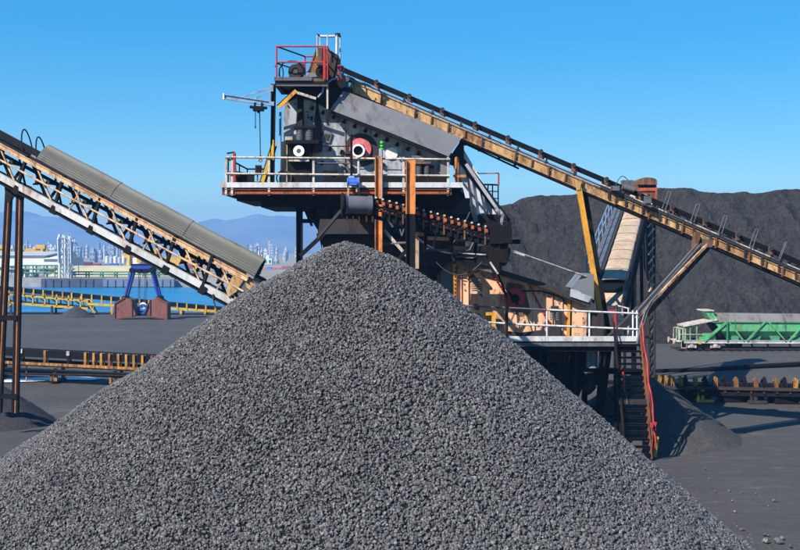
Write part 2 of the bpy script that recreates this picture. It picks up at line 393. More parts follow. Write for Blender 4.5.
def lump_mesh(seed):
    rr = random.Random(seed); bm = bmesh.new()
    for i in range(20):
        d = Vector((rr.gauss(0, 1), rr.gauss(0, 1), rr.gauss(0, 1))).normalized() * rr.uniform(.88, 1.06)
        bm.verts.new((d.x * rr.uniform(.95, 1.15), d.y, d.z * rr.uniform(.68, .9)))
    bmesh.ops.convex_hull(bm, input=bm.verts)
    for vv in [vv for vv in bm.verts if not vv.link_faces]: bm.verts.remove(vv)
    me = bpy.data.meshes.new('coke_lump'); bm.to_mesh(me); bm.free(); me.materials.append(M['coke']); return me
lumps = [lump_mesh(i) for i in range(8)]
for me in lumps: stones.objects.link(bpy.data.objects.new('coke_lump', me))
gs = bpy.data.node_groups.new('coke_scatter', 'GeometryNodeTree')
gs.interface.new_socket('Geometry', in_out='INPUT', socket_type='NodeSocketGeometry'); gs.interface.new_socket('Geometry', in_out='OUTPUT', socket_type='NodeSocketGeometry')
L = gs.links.new
gi = gs.nodes.new('NodeGroupInput'); go = gs.nodes.new('NodeGroupOutput')
dp = gs.nodes.new('GeometryNodeDistributePointsOnFaces'); dp.inputs['Density'].default_value = 820; dp.inputs['Seed'].default_value = 4
ci = gs.nodes.new('GeometryNodeCollectionInfo'); ci.inputs['Collection'].default_value = stones; ci.inputs['Separate Children'].default_value = True; ci.inputs['Reset Children'].default_value = True
ip = gs.nodes.new('GeometryNodeInstanceOnPoints'); ip.inputs['Pick Instance'].default_value = True
rv = gs.nodes.new('FunctionNodeRandomValue'); rv.data_type = 'FLOAT_VECTOR'; rv.inputs[1].default_value = (6.28, 6.28, 6.28)
er = gs.nodes.new('FunctionNodeEulerToRotation')
sv = gs.nodes.new('FunctionNodeRandomValue'); sv.data_type = 'FLOAT'; sv.inputs[2].default_value = 0; sv.inputs[3].default_value = 1; sv.inputs['Seed'].default_value = 9
pw = gs.nodes.new('ShaderNodeMath'); pw.operation = 'POWER'; pw.inputs[1].default_value = 3.0
mr = gs.nodes.new('ShaderNodeMapRange'); mr.inputs[3].default_value = 0.025; mr.inputs[4].default_value = 0.056
ps = gs.nodes.new('GeometryNodeInputPosition'); sx = gs.nodes.new('ShaderNodeSeparateXYZ')
m2 = gs.nodes.new('ShaderNodeMapRange'); m2.inputs[1].default_value = -8; m2.inputs[2].default_value = 9; m2.inputs[3].default_value = 0.86; m2.inputs[4].default_value = 1.22
mm = gs.nodes.new('ShaderNodeMath'); mm.operation = 'MULTIPLY'
sp2 = gs.nodes.new('GeometryNodeSetPosition'); vm = gs.nodes.new('ShaderNodeVectorMath'); vm.operation = 'SCALE'
r2 = gs.nodes.new('FunctionNodeRandomValue'); r2.data_type = 'FLOAT'; r2.inputs[2].default_value = -0.055; r2.inputs[3].default_value = 0.045; r2.inputs['Seed'].default_value = 31
L(dp.outputs['Normal'], vm.inputs[0]); L(r2.outputs[1], vm.inputs['Scale']); L(vm.outputs[0], sp2.inputs['Offset'])
L(gi.outputs[0], dp.inputs['Mesh']); L(dp.outputs['Points'], sp2.inputs['Geometry']); L(sp2.outputs[0], ip.inputs['Points']); L(ci.outputs[0], ip.inputs['Instance'])
L(rv.outputs[0], er.inputs[0]); L(er.outputs[0], ip.inputs['Rotation'])
L(sv.outputs[1], pw.inputs[0]); L(pw.outputs[0], mr.inputs[0]); L(ps.outputs[0], sx.inputs[0]); L(sx.outputs[0], m2.inputs[0])
m3 = gs.nodes.new('ShaderNodeMapRange'); m3.inputs[1].default_value = 8; m3.inputs[2].default_value = 0; m3.inputs[3].default_value = 0.9; m3.inputs[4].default_value = 1.16
m4 = gs.nodes.new('ShaderNodeMath'); m4.operation = 'MULTIPLY'; L(sx.outputs[2], m3.inputs[0]); L(mr.outputs[0], m4.inputs[0]); L(m3.outputs[0], m4.inputs[1]); L(m4.outputs[0], mm.inputs[0]); L(m2.outputs[0], mm.inputs[1]); L(mm.outputs[0], ip.inputs['Scale'])
L(ip.outputs[0], go.inputs[0])
coat = bpy.data.objects.new('coke_lumps', core.data.copy()); COL.objects.link(coat); coat.parent = pile; coat['kind'] = 'stuff'
md = coat.modifiers.new('scatter', 'NODES'); md.node_group = gs
LL = ['lone coke lump lying farthest out on the bare yard at the right edge', 'coke lump left of the pair by the lower right corner', 'biggest coke lump of the cluster by the lower right corner', 'small coke lump right of the biggest one by the corner', 'tiny coke crumb near the shadow of the staircase', 'tiny coke crumb behind the cluster by the lower right corner', 'coke lump nearest the bottom right corner of the yard', 'small coke lump just off the right foot of the big pile', 'tiny coke crumb a little higher beside the right foot of the pile']
# loose lumps that rolled off onto the bare yard
for i, (px, py, s_) in enumerate([(775, 501.5, .085), (766, 542, .11), (778.5, 542.5, .12), (782, 539, .07), (705, 469, .05), (768, 536, .04), (790, 547, .06), (742, 530, .06), (735, 512, .05)]):
    o = bpy.data.objects.new('coke_lump', lumps[i % 8]); COL.objects.link(o); g = G(px, py); o.location = (g.x, g.y, s_ * .45)
    o.scale = (s_ * 1.2, s_, s_); o.rotation_euler = (0, 0, i * 1.3)
    tag(o, LL[i], 'coke lump', 'loose lumps on the yard')
sp_ring = []; na = 96
for rr_ in (11.2, 12.6, 15.5):
    for i in range(na):
        a_ = 2 * math.pi * i / na; sc_r = rr_ * lerp(1.06, .99, (1 + math.cos(a_)) / 2); sp_ring.append((PC.x + sc_r * math.cos(a_), PC.y + sc_r * math.sin(a_), 0.03))
spill = mesh_obj('spilled_coke', sp_ring, [(k * na + i, (k + 1) * na + i, (k + 1) * na + (i + 1) % na, k * na + (i + 1) % na) for k in range(2) for i in range(na)], M['coke'])
g2_ = gs.copy(); spill['kind'] = 'stuff'; spill['label'] = 'thin spill of small coke crumbs around the foot of the big pile'
g2_.nodes[dp.name].inputs['Density'].default_value = 0.8; g2_.nodes[mr.name].inputs[3].default_value = 0.014; g2_.nodes[mr.name].inputs[4].default_value = 0.05; g2_.nodes[r2.name].inputs[2].default_value = -.02; g2_.nodes[r2.name].inputs[3].default_value = .005
md = spill.modifiers.new('scatter', 'NODES'); md.node_group = g2_
# puddles and wet track under the left ground conveyor
def flat_patch(name, pts, mat, z):
    o = mesh_obj(name, [Vector((G(px, py).x, G(px, py).y, z)) for px, py in pts], [tuple(range(len(pts)))], mat); return structure(o)
mw, t, b = nodes('water_painted_sheen'); b.inputs['Base Color'].default_value = (.62, .62, .62, 1); b.inputs['Roughness'].default_value = 0.5; b.inputs['Specular IOR Level'].default_value = .3  # pale base with weak gloss stands in for the sky mirrored in the puddle
flat_patch('puddle', [(-60, 379), (-10, 378.8), (30, 378), (60, 377), (88, 377.2), (104, 378.6), (92, 380.2), (66, 379.8), (40, 381.5), (12, 382.4), (-30, 383), (-60, 383)], mw, .02)

# ------------------------------------------------------------------ railings
def railing(par, pts, mats, h=1.1, heights=(1.0, .5), r=.028, skip=(), post_r=.03, names=('rail_post', 'handrail')):
    """posts at the given base points, rails between neighbours"""
    pm, rm = mats if isinstance(mats, tuple) else (mats, mats)
    pts = [Vector(p) for p in pts]
    p_ = MB(); p_.tube((0, 0, 0), (0, 0, h), post_r, 7); sh = shape(names[0], p_, pm)
    for p in pts: piece(names[0], sh, par, p)
    for f in heights:
        for a, c in zip(pts[:-1], pts[1:]):
            q = MB(); o = Vector((0, 0, h * f)); q.tube(a + o, c + o, r, 7); q.build(names[1], rm, par)
def one(name, mat, par, fn, label=None):
    q = MB(); fn(q); return q.build(name, mat, par, None, label)

# ------------------------------------------------------------------ left inclined conveyor with its half-round hood
def YL(px): return lerp(48.5, 44.0, (px + 40) / 300)
SL = .543
def LT(px, dy=0, dY=0):                        # points along the upper chord
    return P(px, 145.5 + px * .5385 + dy, YL(px)) + Vector((0, dY, 0))
lc = thing('inclined_conveyor', 'rusty truss conveyor climbing to the left under a ribbed grey half round hood', 'conveyor', (P(16, 412, 50.5).x, 50.5, 0))
X0, X1 = -130, 262
one('upper_chord', M['chord_orange'], lc, lambda q: q.ibeam(LT(X0), LT(X1 - 14), .14, .2, .03))
one('upper_chord', M['black'], lc, lambda q: q.ibeam(LT(X0, 0, 1.6), LT(X1 - 14, 0, 1.6), .14, .26, .03))
one('lower_chord', M['chord_white'], lc, lambda q: q.beam(LT(X0, 31), LT(244, 31), .16, .27))
one('lower_chord', M['black'], lc, lambda q: q.beam(LT(X0, 33, 1.6), LT(244, 33, 1.6), .14, .24))
one('bottom_plate', M['black'], lc, lambda q: q.beam(LT(X0, 35.0, .8), LT(244, 35.0, .8), 1.7, .05))
one('truss_rail', M['chord_orange'], lc, lambda q: q.tube(LT(X0, 14, -.12), LT(244, 14.5, -.12), .045, 7))
k = -120
while k < 240:                                 # near face: black hangers square to the chord, orange diagonals
    a = LT(k, -5, -.1); c = LT(k - 11, 36, -.1)
    one('hanger', M['black'], lc, lambda q: (q.beam(a, c, .12, .12), q.box(c + Vector((.05, -.03, .02)), .28, .3, .34, (0, R(28), 0))))
    one('diagonal', M['chord_orange'], lc, lambda q: q.beam(LT(k + 9, 2), LT(k + 25, 30), .07, .07))
    one('diagonal', M['chord_orange'], lc, lambda q: q.beam(LT(k + 15, 2, .06), LT(k + 3, 29, .06), .06, .06)) if int(k / 37) % 2 else None
    one('brace', M['black'], lc, lambda q: q.beam(LT(k - 8, 4, 1.6), LT(k + 6, 31, 1.6), .1, .1))
    one('brace', M['black'], lc, lambda q: q.beam(LT(k + 24, 4, 1.6), LT(k + 10, 31, 1.6), .1, .1))
    one('brace', M['black'], lc, lambda q: q.beam(LT(k + 2, 30, .0), LT(k + 28, 30, 1.6), .08, .08))
    one('cross_beam', M['black'], lc, lambda q: q.beam(LT(k, 31.5), LT(k, 31.5, 1.6), .12, .14))
    one('cross_beam', M['black'], lc, lambda q: q.beam(LT(k + 12, 1), LT(k + 12, 1, 1.6), .1, .1))
    one('brace', M['black'], lc, lambda q: (q.beam(LT(k + 16, 7, 1.55), LT(k + 22, 30, 1.55), .07, .07), q.beam(LT(k + 6, 3, .8), LT(k + 2, 22, .8), .1, .12), q.beam(LT(k + 2, 22, .4), LT(k + 16, 12, 1.2), .07, .08)))
    one('return_idler', M['dark'], lc, lambda q: q.tube(LT(k + 18, 11.5, .2), LT(k + 18, 11.5, 1.4), .09, 8))
    k += 37
one('belt', M['belt'], lc, lambda q: q.beam(LT(X0, -4.5, .8), LT(X1 + 8, -4.5, .8), .8, .08))
one('belt', M['belt'], lc, lambda q: q.beam(LT(X0, 10, .8), LT(X1 - 6, 9, .8), .4, .06))
one('side_skirt', M['grey_sheet'], lc, lambda q: (q.beam(LT(30, -5.5, .12), LT(X1 - 8, -5.5, .12), .05, .2)))
one('side_skirt', M['black'], lc, lambda q: (q.beam(LT(X0, -4, .14), LT(X1 - 2, -4, .14), .06, .12), q.beam(LT(X0, -9.5, 1.3), LT(32, -9.5, 1.3), .12, .26), q.beam(LT(X0, -8.5, .25), LT(32, -8.5, .25), .05, .1)))
# hood: sheets corrugated along the belt
def hood_sheet(p0, p1, r=.74, ribs=24):
    a = LT(p0, -6.2, .8); c = LT(p1, -6.2, .8); d = (c - a).normalized(); y = Vector((0, 1, 0)); u = y.cross(d).normalized()
    if u.z < 0: u = -u
    q = MB(); n = ribs * 6; fs = []; vs = []
    for e in (a, c):
        for i in range(n + 1):
            th = math.pi * i / n; rr = r + 0.022 * math.sin(ribs * 2 * math.pi * i / n) - (0 if e is a else .0)
            vs.append(e - y * math.cos(th) * rr + u * math.sin(th) * rr * 1.0)
    for e in (a, c):
        for i in range(n + 1):
            th = math.pi * i / n; rr = r - .03 + 0.022 * math.sin(ribs * 2 * math.pi * i / n)
            vs.append(e - y * math.cos(th) * rr + u * math.sin(th) * rr)
    m_ = n + 1
    for i in range(n): fs += [(i, i + 1, m_ + i + 1, m_ + i), (2 * m_ + i + 1, 2 * m_ + i, 3 * m_ + i, 3 * m_ + i + 1), (i + 1, i, 2 * m_ + i, 2 * m_ + i + 1), (m_ + i, m_ + i + 1, 3 * m_ + i + 1, 3 * m_ + i)]
    q.add(vs, fs); q.build('hood_sheet', M['hood'], lc)
for i in range(6): hood_sheet(36 + i * 36.3, 36 + (i + 1) * 36.3 + .6, .74 + .025 * (i % 2))
def hoop(px):
    c = LT(px, -4, .8); d = (LT(px + 5) - LT(px)).normalized(); y = Vector((0, 1, 0)); u = y.cross(d); u = u if u.z > 0 else -u
    q = MB(); q.path([c - y * math.cos(t_) * .72 + u * (math.sin(t_) * .95) - d * .75 * math.sin(t_) for t_ in [math.pi * i / 14 for i in range(15)]], .032, 6); q.build('hood_hoop', M['black'], lc)
hoop(22); hoop(36.5); hoop(-40); hoop(-90)
one('head_plate', M['yellow_rust'], lc, lambda q: (q.prism([(232, 277), (240, 272), (243, 281), (236, 292), (228, 297), (226, 290)], YL(240) - .05, YL(240) + .05), q.prism([(245, 278), (258, 286), (252, 292), (246, 287)], YL(240) - .04, YL(240) + .04)))
one('tail_drum', M['drum'], lc, lambda q: q.tube(LT(246, 10, .1), LT(246, 10, 1.5), .45, 18))
one('drive_guard', M['black'], lc, lambda q: q.prism([(238, 280), (247, 283), (243, 296), (232, 300)], YL(240) + .2, YL(240) + .9))
one('hanging_cable', M['cable'], lc, lambda q: q.path([P(213, 294 + i * 4, YL(213) - .2) + Vector((.05 * (i * .45) ** 2, 0, 0)) for i in range(8)], .035, 5))
def leg_line(xa, ya, xb, yb, Y, mat, w_=.26): one('trestle_leg', mat, lc, lambda q: (q.ibeam(P(xa, ya, Y), P(xb, yb, Y), w_, .24, .04, (0, 1, 0))))
for xa, ya, xb, yb in ((20.2, 186, 15.4, 413), (9.6, 180, -1.5, 413)):
    for dx in (-2.1, 2.1): one('trestle_leg', M['black'], lc, lambda q: q.beam(P(xa + dx, ya, 48), P(xb + dx, yb, 48), .09, .24, (0, 1, 0)))
    one('leg_web', M['leg_web'], lc, lambda q: q.beam(P(xa, ya, 47.92), P(xb, yb, 47.92), .1, .03, (0, 1, 0)))
leg_line(20.2, 186, 15.4, 408, 49.6, M['black']); leg_line(9.6, 180, -1.5, 408, 49.6, M['black'])
one('knee_plate', M['black'], lc, lambda q: q.prism([(4, 184), (24, 190), (22, 200), (17, 197), (12, 197), (9, 204), (6, 200)], 47.85, 48.1))
for yy in (317.5, 396): one('trestle_tie', M['black'], lc, lambda q: (q.beam(P(-12, yy, 47.9), P(17.5, yy + .4, 47.9), .1, .22), q.beam(P(17.3, yy, 48), P(17.3, yy, 49.6), .1, .2)))
one('trestle_brace', M['yellow_rust'], lc, lambda q: q.beam(P(1, 312, 49.6), P(11, 303, 49.6), .1, .14))

# ------------------------------------------------------------------ ground conveyors left and right of the pile
gc = thing('ground_conveyor', 'low belt conveyor with yellow idler posts on the left, running behind the coke pile', 'conveyor', (P(80, 380, 66).x, 66, 0))
def GL(px, py, dY=0): return P(px, py, lerp(67.5, 64, px / 160)) + Vector((0, dY, 0))
def band(q, f, x0, x1, ya, yb, w_, h_, dY=0): q.beam(f(x0, ya, dY), f(x1, yb, dY), w_, h_)
one('belt', M['belt'], gc, lambda q: band(q, GL, -120, 200, 346, 362.5, 1.1, .42, .7))
one('stringer', M['grimy_yellow'], gc, lambda q: band(q, GL, -120, 200, 355.9, 372.1, .12, .16))
one('stringer_flange', M['black'], gc, lambda q: band(q, GL, -120, 200, 357.6, 373.8, .14, .07))
one('stringer', M['black'], gc, lambda q: band(q, GL, -120, 200, 356, 372, .12, .2, 1.5))
one('return_belt', M['belt'], gc, lambda q: band(q, GL, -120, 200, 366, 381, 1.0, .14, .75))
one('lower_pipe', M['black'], gc, lambda q: (q.tube(GL(-120, 370.5), GL(200, 377.5), .07, 6), q.tube(GL(-120, 362), GL(200, 377), .06, 6)))
for px in (-70, -48, -25, -2, 21.5, 45, 68.5, 85.5, 94, 101.5, 109.5, 118.5, 126.5, 134, 142.5, 152, 160):
    yel = px in (45, 85.5) or px > 90
    y0 = 348.2 + .049 * px; a = GL(px, y0 + 16.6); c = GL(px, y0)
    one('idler_post', M['grimy_yellow'] if yel else M['black'], gc, lambda q: (q.beam(a + Vector((0, -.09, 0)), c + Vector((0, -.05, 0)), .14, .1), q.beam(a + Vector((.14, -.02, 0)), c + Vector((.14, .08, 0)), .08, .08), q.tube(c + Vector((0, 0, -.05)), c + Vector((0, .5, -.28)), .07, 8)))
    if not yel: one('post_cap', M['rail_white'], gc, lambda q: q.box(c + Vector((0, -.08, -.1)), .18, .14, .26))
for px in (-60, -5, 54, 113.5): 
    g = GL(px, 0); yt = P(0, 366 + px * .045, g.y).z
    for d in (0, 1.5): one('support_leg', M['grimy_yellow'] if px > 50 else M['rust'], gc, lambda q: q.box((g.x + .1, g.y + d, yt / 2), .2, .16, yt))
    one('stub_post', M['grimy_yellow'] if px > 50 else M['rust'], gc, lambda q: q.box((g.x - .17, g.y, yt * .28), .13, .14, yt * .56))
    one('footing', M['black'], gc, lambda q: q.box((g.x, g.y + .75, .06), .5, 1.9, .1))
one('support_leg', M['rail_white'], gc, lambda q: q.tube((GL(26.5, 0).x, GL(26.5, 0).y, 0), (GL(26.5, 0).x, GL(26.5, 0).y, 1.05), .045, 6))

g2 = thing('ground_conveyor', 'low conveyor with a row of black and yellow idler stands on the right yard', 'conveyor', (P(730, 402, 58).x, 58, 0))
def GR(px, py, dY=0): return P(px, py, lerp(58.5, 57, (px - 650) / 150)) + Vector((0, dY, 0))
one('stringer', M['dark'], g2, lambda q: band(q, GR, 600, 940, 385.8, 392.5, .14, .16))
one('stringer', M['black'], g2, lambda q: band(q, GR, 600, 940, 385, 391.5, .14, .16, 1.6))
one('lower_stringer', M['black'], g2, lambda q: band(q, GR, 600, 940, 392.2, 397, .9, .2, .5))
one('belt', M['belt'], g2, lambda q: band(q, GR, 600, 940, 384, 390, 1.3, .09, .8))
one('return_belt', M['belt'], g2, lambda q: band(q, GR, 600, 940, 394.5, 400, 1.2, .1, .8))
one('cross_members', M['dark'], g2, lambda q: [q.beam(GR(660 + k * 13, 390.5 + k * .25, -.08), GR(660 + k * 13, 390.5 + k * .25, 1.6), .1, .1) for k in range(22)])
def GRs(px): return 386.6 + (px - 660) * .0197
for px in [659, 665.5, 672, 680, 695, 715, 735.5, 755.5, 775.5, 795, 815, 835, 855, 875]:
    a = GR(px, GRs(px)); c = GR(px, GRs(px) - 10.6)
    one('idler_stand', M['grimy_yellow'], g2, lambda q: (q.beam(a, c, .14, .12), q.beam(a + Vector((.12, 0, 0)), c + Vector((.1, 0, -.05)), .06, .1), q.tube(c + Vector((0, 0, -.02)), c + Vector((.02, .4, -.22)), .06, 8)))
for px in [649, 657, 663.5, 670, 686, 705.5, 725.5, 745, 765, 785, 805, 825, 845, 865]:
    a = GR(px - 2.2, GRs(px)); e = GR(px + 2.4, GRs(px)); c = GR(px - .3, GRs(px) - 10.8)
    one('idler_frame', M['black'], g2, lambda q: (q.beam(a, c, .12, .12), q.beam(e, c, .13, .12), q.tube(c, c + Vector((.0, .5, -.25)), .08, 8)))
for px in (652, 703, 756, 808, 860):
    g = GR(px, 0); zt = P(0, GRs(px) + 2, g.y).z
    one('support_leg', M['yellow_clean'] if px in (652, 703) else M['dark'], g2, lambda q: (q.box((g.x, g.y + .1, zt / 2), .17, .14, zt), q.box((g.x, g.y + 1.5, zt / 2), .17, .14, zt), q.box((g.x + .1, g.y + .8, .06), .9, 1.9, .12), q.box((g.x - .22, g.y + .1, .28), .12, .12, .42)))
    one('footing', M['black'], g2, lambda q: q.box((g.x - .5, g.y + 1.0, .22), 2.1, 1.2, .44))

pl = MB(); pl.path([P(628, 372.4, 72) + Vector((0, 0, .0)), P(700, 370.2, 73), P(760, 366.3, 75), P(830, 362.5, 76.5), P(1000, 358, 79)], .17, 10)
tag(pl.build('ground_pipe', M['belt']), 'long black pipe lying across the yard in front of the green wagon', 'pipe')

# ------------------------------------------------------------------ green hopper wagon on its track
WY = 88.0
rt = MB()
for dy in (0.3, 1.74): rt.beam((P(676, 0, WY).x, WY + dy, .06), (62, WY + dy, .06), .08, .12)
structure(rt.build('railway_track', M['dark']))  # rails coloured dark to stand in for the shadow under the wagon
sl_ = MB()
for k in range(60): sl_.box((P(676, 0, WY).x + .5 + k * .65, WY + 1.02, .0), .24, 2.5, .08)
structure(sl_.build('track_sleepers', M['black']))  # sleepers blackened for the same painted shadow
wg = thing('hopper_wagon', 'green railway hopper wagon with a dusty grey top in front of the coal heap', 'wagon', (P(760, 350, WY).x, WY + 1, .12))
def W(px, py, dY=0): return P(px, py, WY) + Vector((0, dY, 0))
one('sole_bar', M['chord_white'], wg, lambda q: (q.ibeam(W(684, 341.6), W(906, 342.3), .12, .26, .04)))
one('sole_bar', M['green_dark'], wg, lambda q: (q.ibeam(W(684, 341.6, 2.0), W(906, 342.3, 2.0), .12, .26, .04), [q.beam(W(x, 341.8, .1), W(x, 341.8, 1.95), .14, .2) for x in range(690, 906, 18)]))
# hopper: slanted ends, vertical upper sides, folded lower part
def hop(q):
    T = [W(714, 321.8, .0), W(878, 322.6, .0), W(878, 322.6, 2.0), W(714, 321.8, 2.0)]
    Mi = [W(722, 331.2, .0), W(872, 331.6, .0), W(872, 331.6, 2.0), W(722, 331.2, 2.0)]
    B = [W(729, 340.6, .55), W(865, 341, .55), W(865, 341, 1.55), W(729, 340.6, 1.55)]
    q.add(T + Mi + B, [(4, 5, 1, 0), (5, 6, 2, 1), (6, 7, 3, 2), (7, 4, 0, 3), (8, 9, 5, 4), (9, 10, 6, 5), (10, 11, 7, 6), (11, 8, 4, 7), (11, 10, 9, 8)])
one('hopper_body', M['green'], wg, hop)
def hop_top(q):
    T = [W(716, 313.6, .55), W(880, 315.6, .55), W(880, 315.6, 1.55), W(716, 313.6, 1.55)]; Bq = [W(713.4, 321.7, 0), W(879, 322.5, 0), W(879, 322.5, 2.1), W(713.4, 321.7, 2.1)]
    q.add(Bq + T, [(0, 1, 5, 4), (1, 2, 6, 5), (2, 3, 7, 6), (3, 0, 4, 7), (4, 5, 6, 7)])
one('hopper_top', M['wagon_grey'], wg, hop_top)
for x in (735, 760, 785, 810, 835, 860): one('side_rib', M['green'], wg, lambda q: q.beam(W(x, 322.4, -.02), W(x, 331.4, -.02), .05, .07)); one('top_rib', M['wagon_grey'], wg, lambda q: q.beam(W(x - .6, 314.2, .47), W(x, 321.6, -.03), .08, .06))
one('top_rail', M['green_dark'], wg, lambda q: (q.beam(W(712, 322.1, -.05), W(880, 322.9, -.05), .09, .08)))
for k, (xa, ya, xb, yb, mt, wd) in enumerate([(726.5, 322, 704, 341, 'green', .2), (727, 322, 727, 341, 'green_dark', .16), (728.5, 322, 743.5, 341, 'green', .11), (746.5, 341, 764.5, 322, 'green', .13), (768.5, 322, 785.5, 341, 'green', .11), (788.5, 341, 806, 322, 'green', .13), (810, 322, 827, 341, 'green', .11), (830, 341, 848, 322, 'green', .13), (852, 322, 868, 341, 'green', .11), (866, 322, 884, 341, 'green', .2)]):
    one('truss_bar', M[mt], wg, lambda q: q.beam(W(xa, ya, -.06), W(xb, yb, -.06), .1, wd))
for x in (736, 756, 776, 797, 818, 838): one('discharge_chute', M['green_dark'], wg, lambda q: q.add([W(x - 6, 336, .2), W(x + 6, 336, .2), W(x + 2, 344, -.02), W(x - 2, 344, -.02), W(x - 6, 336, .9), W(x + 6, 336, .9), W(x + 2, 344, .5), W(x - 2, 344, .5)], [(3, 2, 1, 0), (4, 5, 6, 7), (0, 1, 5, 4), (1, 2, 6, 5), (2, 3, 7, 6), (3, 0, 4, 7)]))
for x in (741, 782, 823): one('discharge_gate', M['black'], wg, lambda q: q.add([W(x - 2.2, 340.5, .02), W(x + 2.4, 340.5, .02), W(x + .4, 331.5, .06), W(x - 2.2, 340.5, .5), W(x + 2.4, 340.5, .5), W(x + .4, 331.5, .5)], [(0, 1, 2), (5, 4, 3), (0, 3, 4, 1), (1, 4, 5, 2), (2, 5, 3, 0)]))
def wend(sg, x_):
    X = lambda v: x_ + sg * v
    one('end_roof', M['rail_white'], wg, lambda q: q.beam(W(X(0), 326.2, 1), W(X(34), 319.6, 1), 2.1, .12))
    one('end_horn', M['green'], wg, lambda q: q.add([W(X(22), 310.8, .15), W(X(29), 310.8, .15), W(X(36), 322, .15), W(X(29.5), 322, .15), W(X(22), 310.8, 1.95), W(X(29), 310.8, 1.95), W(X(36), 322, 1.95), W(X(29.5), 322, 1.95)], [(3, 2, 1, 0), (4, 5, 6, 7), (0, 1, 5, 4), (1, 2, 6, 5), (2, 3, 7, 6), (3, 0, 4, 7)]))
    one('horn_cap', M['rail_white'], wg, lambda q: q.box(W(X(25.3), 310.7, 1.05), .85, 2.0, .09))
    one('end_wall', M['black'], wg, lambda q: q.add([W(X(27), 322, .3), W(X(36), 322, .3), W(X(48), 341, .5), W(X(40), 341, .5), W(X(27), 322, 1.8), W(X(36), 322, 1.8), W(X(48), 341, 1.6), W(X(40), 341, 1.6)], [(3, 2, 1, 0), (4, 5, 6, 7), (0, 1, 5, 4), (1, 2, 6, 5), (2, 3, 7, 6), (3, 0, 4, 7)]))
    for v in (.8, 7, 13.5): one('end_post', M['green'], wg, lambda q: (q.beam(W(X(v), 326 - v * .18, .1), W(X(v), 341, .1), .09, .09), q.beam(W(X(v), 326 - v * .18, 1.9), W(X(v), 341, 1.9), .09, .09)))
    one('end_railing', M['rail_white'], wg, lambda q: [q.path([W(X(-4), 341, d), W(X(-4), 329, d), W(X(2.5), 329, d), W(X(2.5), 341, d)], .04, 6) for d in (.1, 1.0, 1.9)] + [q.tube(W(X(-4), 334.5, d), W(X(20), 334.5, d), .035, 6) for d in (.05,)])
    one('brake_cabinet', M['green'], wg, lambda q: (q.box(W(X(26.5), 337.6, .4), .9, .6, .62), q.box(W(X(18), 338.8, .4), .6, .5, .42)))
    one('buffer', M['rail_white'], wg, lambda q: [(q.tube(W(X(-1), 341.6, d), W(X(-8.5), 341.6, d), .1, 10), q.tube(W(X(-8.5), 341.6, d), W(X(-9.6), 341.6, d), .24, 14)) for d in (.15, 1.9)])
    one('end_step', M['rail_white'], wg, lambda q: (q.tube(W(X(-2), 342, .0), W(X(-2), 348, .0), .03, 5), q.tube(W(X(3), 342, 0), W(X(3), 348, 0), .03, 5), q.tube(W(X(-2), 348, 0), W(X(3), 348, 0), .03, 5)))
wend(1, 683.5); wend(-1, 907)
for bx in (692, 715.5, 870, 894):
    def wh(q):
        for d in (.3, 1.72): q.tube(W(bx, 345.6, d - .07), W(bx, 345.6, d + .07), .42, 22); q.tube(W(bx, 345.6, d - .12), W(bx, 345.6, d - .07), .2, 14)
        q.tube(W(bx, 345.6, .3), W(bx, 345.6, 1.72), .08, 8)
    o = one('wheelset', M['black'], wg, wh)
    one('axle_box', M['rail_white'], wg, lambda q: (q.box(W(bx, 345.4, .12), .36, .2, .36), q.box(W(bx - 3.6, 345.2, .16), .2, .14, .46), q.box(W(bx + 3.6, 345.2, .16), .2, .14, .46), q.tube(W(bx, 345.4, -.02), W(bx, 345.4, .04), .12, 10)))
for bx in (703.7, 882): one('bogie_frame', M['dark'], wg, lambda q: (q.beam(W(bx - 17, 344.6, .2), W(bx + 17, 344.6, .2), .16, .26), q.beam(W(bx - 17, 344.6, 1.85), W(bx + 17, 344.6, 1.85), .16, .26), q.box(W(bx, 345.4, 1), .9, 1.6, .4)))
one('brake_tank', M['dark'], wg, lambda q: (q.tube(W(728, 345.4, .6), W(744, 345.4, .6), .2, 12), [q.beam(W(x, 343.3, .3), W(x + 2, 347.4, .3), .1, .12) for x in (726, 752, 768, 790, 812, 838)]))
one('marker_plate', M['yellow_safety'], wg, lambda q: q.box(W(699.5, 342.6, -.09), .22, .04, .22))

